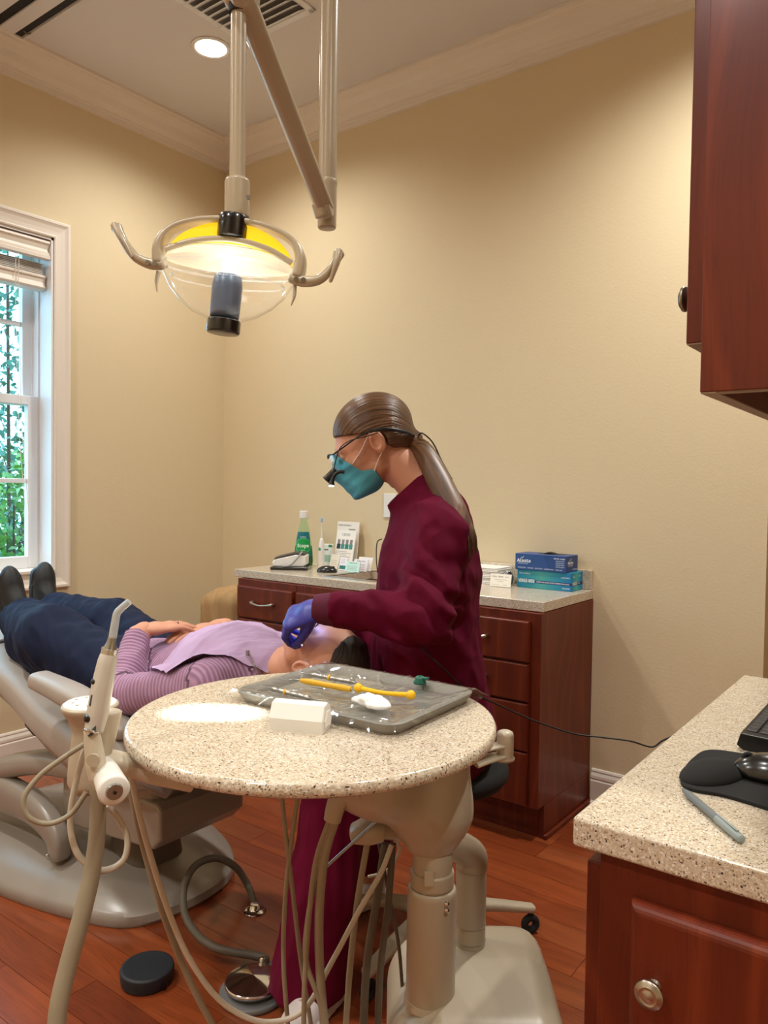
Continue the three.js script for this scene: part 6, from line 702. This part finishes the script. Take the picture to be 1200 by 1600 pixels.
  // the two instruments
  const i1 = thing('polisher', 'small handpiece with a glowing blue tip held over the mouth', 'handpiece', at(505, 985, 2.0)); wpart('handle', sweep([at(545, 962, 2.02), at(515, 978, 2.0), at(500, 985, 1.99)], [0.008, 0.008, 0.006], [0.008, 0.008, 0.006], { radial: 14 }), M.steel, i1); wpart('light_tip', sweep([at(503, 984, 1.985), at(492, 988, 1.98), at(486, 992, 1.98)], [0.0085, 0.009, 0.007], [0.0085, 0.009, 0.007], { radial: 14, soft: 0.002 }), std('#9fd8ff', 0.2, { emissive: new THREE.Color(0.25, 0.6, 1), emissiveIntensity: 1.6 }), i1, 'glowing blue tip'); const bl = new THREE.PointLight(new THREE.Color(0.15, 0.3, 1), 0.006, 0, 2); bl.position.copy(at(497, 979, 1.955)).sub(i1.position); bl.castShadow = true; i1.add(bl);
  const i2 = thing('dental_mirror', 'thin steel dental mirror held in the near glove', 'mirror', at(470, 985, 1.93)); wpart('handle', tube([at(478, 948, 1.9), at(470, 985, 1.93), at(468, 1006, 1.96)], 0.003, { radial: 10 }), M.steel, i2); wpart('mirror_head', lathe([[0, 0], [0.011, 0], [0.011, 0.002], [0, 0.0025]], 24).rotateX(0.5).translate(...at(467, 1010, 1.965).toArray()), M.chrome, i2);
  // stool under the clinician
  const sc = at(684, 1206, 2.16), sy = 0.555, stool = thing('operator_stool', 'black-cushioned operator stool under the clinician', 'stool', [sc.x, 0, sc.z]); part('cushion', lathe([[0, sy - 0.075], [0.15, sy - 0.075], [0.185, sy - 0.065], [0.198, sy - 0.045], [0.195, sy - 0.02], [0.17, sy - 0.005], [0, sy - 0.004]], 48), M.blackFoam, stool, 'round black cushion'); part('column', merge([cyl(0.03, 0.03, 0.26, 0, 0.08, 0), cyl(0.018, 0.018, 0.2, 0, 0.3, 0)]), M.beige, stool); for (let k = 0; k < 5; k++) { const a = k / 5 * 6.283 + 0.35, c = Math.cos(a), s = Math.sin(a); part('leg', sweep([V(0.02 * c, 0.115, 0.02 * s), V(0.15 * c, 0.105, 0.15 * s), V(0.3 * c, 0.075, 0.3 * s)], [0.028, 0.024, 0.018], [0.02, 0.014, 0.011], { side: V(-s, 0, c), power: 3, radial: 16, soft: 0.008 }), M.beige, stool); part('caster', merge([new THREE.TorusGeometry(0.018, 0.011, 10, 20).rotateY(-a).translate(0.295 * c, 0.029, 0.295 * s), cyl(0.008, 0.008, 0.03, 0.295 * c, 0.045, 0.295 * s, 12)]), M.rubber, stool); }
}

// ---------------------------------------------------------------- the patient
{
  const t = thing('person', 'person lying on the dental chair in a ribbed lilac sweater and navy trousers', 'person', [-2.1, 0.6, CZ]);
  const ear = V(-1.325, 0.85, CZ + 0.01), HM = frame(ear, V(1, 0.05, 0), V(-0.12, 1, 0)), hl = (x, y, z) => V(x, y, z).applyMatrix4(HM);
  const neck = V(-1.48, 0.8, CZ), chest = V(-1.66, 0.768, CZ), belly = V(-1.88, 0.712, CZ), pel = V(-2.06, 0.69, CZ), shN = V(-1.575, 0.77, CZ + 0.175), elN = V(-1.87, 0.705, CZ + 0.255), wrN = V(-1.955, 0.845, CZ + 0.13), shF = V(-1.575, 0.77, CZ - 0.175), elF = V(-1.8, 0.7, CZ - 0.26), wrF = V(-1.87, 0.842, CZ - 0.14);
  const hipN = V(-2.08, 0.685, CZ + 0.09), kneeN = V(-2.43, 0.775, CZ + 0.125), ankN = V(-2.76, 0.79, CZ + 0.05), hipF = V(-2.08, 0.685, CZ - 0.09), kneeF = V(-2.46, 0.775, CZ - 0.13), ankF = V(-2.82, 0.79, CZ - 0.1);
  const hN = handBones(basis(V(-1.95, 0.862, CZ + 0.105), V(0.35, 0.06, -1), V(0, 1, 0.1)), { curl: [0.1, 0.25, 0.2], thumb: [0.75, 0.55, -0.1], spread: 0.05 }), hF = handBones(basis(V(-1.9, 0.842, CZ - 0.115), V(-0.1, 0.02, 1), V(0, 1, 0)), { curl: [0.12, 0.22, 0.2], thumb: [0.75, 0.55, -0.1], spread: 0.05 });
  const bb = [bone(hl(0, -0.04, -0.03), neck, 0.052, 0.058), bone(neck, chest, 0.07, 0.13, UP, 1.45), bone(chest, belly, 0.14, 0.12, UP, 1.35), bone(belly, pel, 0.12, 0.125, UP, 1.3), bone(shN, shF, 0.045, 0.045), bone(shN, elN, 0.042, 0.035), bone(elN, wrN, 0.034, 0.025), bone(shF, elF, 0.042, 0.035), bone(elF, wrF, 0.034, 0.025), bone(wrN, V(-1.95, 0.862, CZ + 0.105), 0.026, 0.026), bone(wrF, V(-1.9, 0.842, CZ - 0.115), 0.026, 0.026), bone(hipN, kneeN, 0.07, 0.05), bone(kneeN, ankN, 0.046, 0.034), bone(hipF, kneeF, 0.07, 0.05), bone(kneeF, ankF, 0.046, 0.034), bone(ankN, V(-2.8, 0.8, CZ + 0.04), 0.034, 0.034), bone(ankF, V(-2.88, 0.8, CZ - 0.1), 0.034, 0.034)], bf = field(bb, 0.035), bx = bounds(bb, 0.03);
  const headG = local((x, y, z) => { let nx = Math.hypot(x, z + 0.02 - (y + 0.05) * 0.1) - 0.052; nx = smax(nx, Math.abs(y + 0.08) - 0.06, 0.01); return smax(smin(headD(x, y, z), nx, 0.025), -ell(x, y + 0.0635, z - 0.106, 0.014, 0.004, 0.014), 0.003); }, [-0.1, -0.145, -0.125], [0.1, 0.145, 0.14], 0.004, HM);
  const body = wpart('body', merge([surface(bf, bx.min, bx.max, 0.014), headG, handMesh(hN), handMesh(hF)]), M.skin, t, 'face, neck and folded hands');
  const lashes = [-1, 1].map((s) => tube([hl(s * 0.02, -0.0035, 0.0965), hl(s * 0.031, -0.006, 0.0985), hl(s * 0.042, -0.0035, 0.0945)], 0.0012, { radial: 5 })), brows = [-1, 1].map((s) => tube([hl(s * 0.016, 0.025, 0.1045), hl(s * 0.032, 0.03, 0.1005), hl(s * 0.046, 0.026, 0.088)], 0.0022, { radial: 6 })); wpart('eyelashes_and_brows', merge([...lashes, ...brows]), M.darkHair, t); wpart('lips', merge([tube([hl(-0.02, -0.06, 0.0975), hl(0, -0.0575, 0.1095), hl(0.02, -0.06, 0.0975)], 0.0034, { radial: 8 }), tube([hl(-0.018, -0.0665, 0.0965), hl(0, -0.0695, 0.107), hl(0.018, -0.0665, 0.0965)], 0.0036, { radial: 8 })]), M.lips, t);
  const hairD = (x, y, z) => { let d = ell(x, y - 0.044, z + 0.016, 0.083, 0.095, 0.104); d = smax(d, (z > -0.02 ? 0.08 + 0.35 * z : 0.0 + (z + 0.05) * 2.4) - y, 0.01); return d + 0.002 * noise(x * 60, y * 20, z * 60); }; wpart('hair', local(hairD, [-0.12, -0.13, -0.16], [0.12, 0.17, 0.1], 0.005, HM), M.darkHair, t, 'dark hair');
  const ring = hN.all[6]; if (ring) { const p = V(ring.ax + ring.dx * 0.5, ring.ay + ring.dy * 0.5, ring.az + ring.dz * 0.5); wpart('finger_ring', new THREE.TorusGeometry(0.0095, 0.0018, 8, 20).applyMatrix4(new THREE.Matrix4().lookAt(V(0, 0, 0), V(ring.dx, ring.dy, ring.dz), UP)).translate(p.x, p.y, p.z), M.blackGloss, t, 'black finger ring'); }
  // sweater with ribs running around trunk and sleeves
  const sb = [bone(V(-1.53, 0.785, CZ), chest, 0.11, 0.168, UP, 1.5), bone(chest, belly, 0.172, 0.152, UP, 1.4), bone(belly, V(-2.02, 0.695, CZ), 0.152, 0.158, UP, 1.38), bone(V(-1.57, 0.772, CZ + 0.1), shN, 0.078, 0.066), bone(V(-1.57, 0.772, CZ - 0.1), shF, 0.078, 0.066), bone(shN, elN, 0.064, 0.055), bone(elN, wrN, 0.056, 0.038), bone(shF, elF, 0.064, 0.055), bone(elF, wrF, 0.056, 0.038)], sf = field(sb, 0.035), sx = bounds(sb, 0.03), sw = wrinkle(0.006, 14), dirN = wrN.clone().sub(elN).normalize(), dirF = wrF.clone().sub(elF).normalize();
  const sweaterD = (x, y, z) => { let d = sf(x, y, z) + sw(x, y, z) + 0.008 * (Math.abs(noise(x * 12, y * 12, z * 12)) - 0.15); d = smax(d, x + 1.478, 0.008); d = smax(d, -2.07 - x, 0.008); const q = (x - wrN.x) * dirN.x + (y - wrN.y) * dirN.y + (z - wrN.z) * dirN.z, q2 = (x - wrF.x) * dirF.x + (y - wrF.y) * dirF.y + (z - wrF.z) * dirF.z; if (Math.hypot(x - wrN.x, y - wrN.y, z - wrN.z) < 0.075) d = Math.max(d, q - 0.005); if (Math.hypot(x - wrF.x, y - wrF.y, z - wrF.z) < 0.075) d = Math.max(d, q2 - 0.005); return d; };
  const sg = surface(sweaterD, sx.min, sx.max, 0.0085); { const p = sg.attributes.position, uv = sg.attributes.uv; for (let i = 0; i < p.count; i++) { const x = p.getX(i), y = p.getY(i), z = p.getZ(i); let best = 1e9, v = 0; sb.forEach((o, k) => { const d = boneD(o, x, y, z); if (d < best) { best = d; const l = Math.sqrt(o.l2), tt = ((x - o.ax) * o.dx + (y - o.ay) * o.dy + (z - o.az) * o.dz) / o.l2; v = k < 3 ? x : tt * l; } }); uv.setXY(i, z * 6, v / 0.0115); } } wpart('sweater', sg, M.sweater, t, 'ribbed lilac sweater');
  // trousers, socks, shoes
  const pb = [bone(V(-2.0, 0.69, CZ), V(-2.1, 0.685, CZ), 0.15, 0.155, UP, 1.35), bone(hipN, kneeN, 0.112, 0.105), bone(kneeN, ankN, 0.105, 0.088), bone(hipF, kneeF, 0.11, 0.1), bone(kneeF, ankF, 0.1, 0.085), bone(V(-2.25, 0.66, CZ + 0.12), V(-2.62, 0.725, CZ + 0.12), 0.07, 0.06)], pf = field(pb, 0.04), pxb = bounds(pb, 0.03), pw = wrinkle(0.008, 9), pw2 = (x, y, z) => 0.005 * noise(x * 30 + y * 20, y * 12, z * 30); wpart('trousers', surface((x, y, z) => { let d = pf(x, y, z) + pw(x, y, z) + pw2(x, y, z) + 0.014 * (Math.abs(noise(x * 9 + y * 6, y * 9, z * 9)) - 0.15); d = smax(d, (z > CZ - 0.03 ? -2.765 : -2.82) - x + 0.1 * (y - 0.8), 0.006); return smax(d, x + 1.985, 0.02); }, pxb.min, pxb.max, 0.01), M.navy, t, 'wide navy trousers');
  for (const [a, b] of [[ankN, V(-2.8, 0.8, CZ + 0.04)], [ankF, V(-2.88, 0.8, CZ - 0.1)]]) wpart('sock', sweep([a.clone().lerp(b, -0.2), a.clone().lerp(b, 0.6)], 0.04, 0.042, { radial: 20, soft: 0.004 }), M.sock, t, 'pale sock');
  const shoeMat = phys({ color: '#0b0c10', roughness: 0.55, sheen: 0.3, sheenColor: new THREE.Color('#28406c') }); for (const [x, z, lean, tz] of [[-2.86, CZ + 0.035, -0.045, 0.012], [-2.93, CZ - 0.1, -0.02, -0.03]]) { const heel = V(x, 0.722, z), toe = V(x - 0.015 + lean * 0.5, 0.985, z + tz), f = shoeField(heel, toe, V(1, 0, 0)), b = f.box; const sh = wpart('shoe', surface(f.fn, b.min, b.max, 0.0055), shoeMat, t, 'black slip-on shoe'); }
  // paper bib draped over the chest
  const zEnd = (u) => CZ + 0.245 - 0.17 * Math.max(0, u - 0.42) / 0.58 - 0.05 * Math.max(0, 0.22 - u) / 0.22; const NX = 64, NZ = 60, x0 = -1.8, x1 = -1.46, z0 = CZ - 0.22, z1 = CZ + 0.235, hgt = []; for (let j = 0; j <= NZ; j++) for (let i = 0; i <= NX; i++) { const x = x0 + (x1 - x0) * i / NX, z = z0 + (zEnd(i / NX) - z0) * j / NZ; let y = 0.98; for (let k = 0; k < 60; k++) { const d = sweaterD(x, y, z); if (d < 0.001 || y < 0.66) break; y -= Math.max(0.002, d * 0.7); } hgt.push(Math.max(y, 0.66) + 0.009); }
  const dx = (x1 - x0) / NX, dz = (z1 - z0) / NZ; for (let it = 0; it < 40; it++) for (let j = 0; j <= NZ; j++) for (let i = 0; i <= NX; i++) { const k = j * (NX + 1) + i; for (const [a, b, d] of [[-1, 0, dx], [1, 0, dx], [0, -1, dz], [0, 1, dz]]) { const ii = i + a, jj = j + b; if (ii < 0 || jj < 0 || ii > NX || jj > NZ) continue; hgt[k] = Math.max(hgt[k], hgt[jj * (NX + 1) + ii] - d * 0.85); } }
  const pos = [], uv = [], idx = []; for (let j = 0; j <= NZ; j++) for (let i = 0; i <= NX; i++) { const x = x0 + dx * i, z = z0 + (zEnd(i / NX) - z0) * j / NZ; const u = i / NX, v = j / NZ, fold = 0.004 * Math.max(0, 1 - Math.abs(u - 0.45 + 0.18 * (v - 0.5)) * 30) + 0.004 * Math.max(0, 1 - Math.abs(v - 0.52) * 26) + 0.005 * noise(u * 5, v * 5, 3) + 0.003 * noise(u * 13, v * 11, 6); pos.push(x, hgt[j * (NX + 1) + i] + fold + 0.004, z); uv.push(u, v); } for (let j = 0; j < NZ; j++) for (let i = 0; i < NX; i++) { const a = j * (NX + 1) + i; idx.push(a, a + NX + 1, a + 1, a + 1, a + NX + 1, a + NX + 2); }
  const bg = new THREE.BufferGeometry(); bg.setAttribute('position', new THREE.Float32BufferAttribute(pos, 3)); bg.setAttribute('uv', new THREE.Float32BufferAttribute(uv, 2)); bg.setIndex(idx); bg.computeVertexNormals(); const bib = thing('dental_bib', 'lilac paper bib spread over the chest of the reclining person', 'bib', [-1.7, 0.85, CZ]); wpart('paper', bg, M.bib, bib); wpart('clip', merge([box(0.012, 0.016, 0.006, -1.505, 0.855, CZ + 0.105, 0.002), tube([V(-1.5, 0.855, CZ + 0.105), V(-1.47, 0.81, CZ + 0.1), V(-1.46, 0.77, CZ + 0.05)], 0.002, { radial: 6 })]), M.steel, bib, 'metal clip and chain');
}

renderer.render(scene, camera);
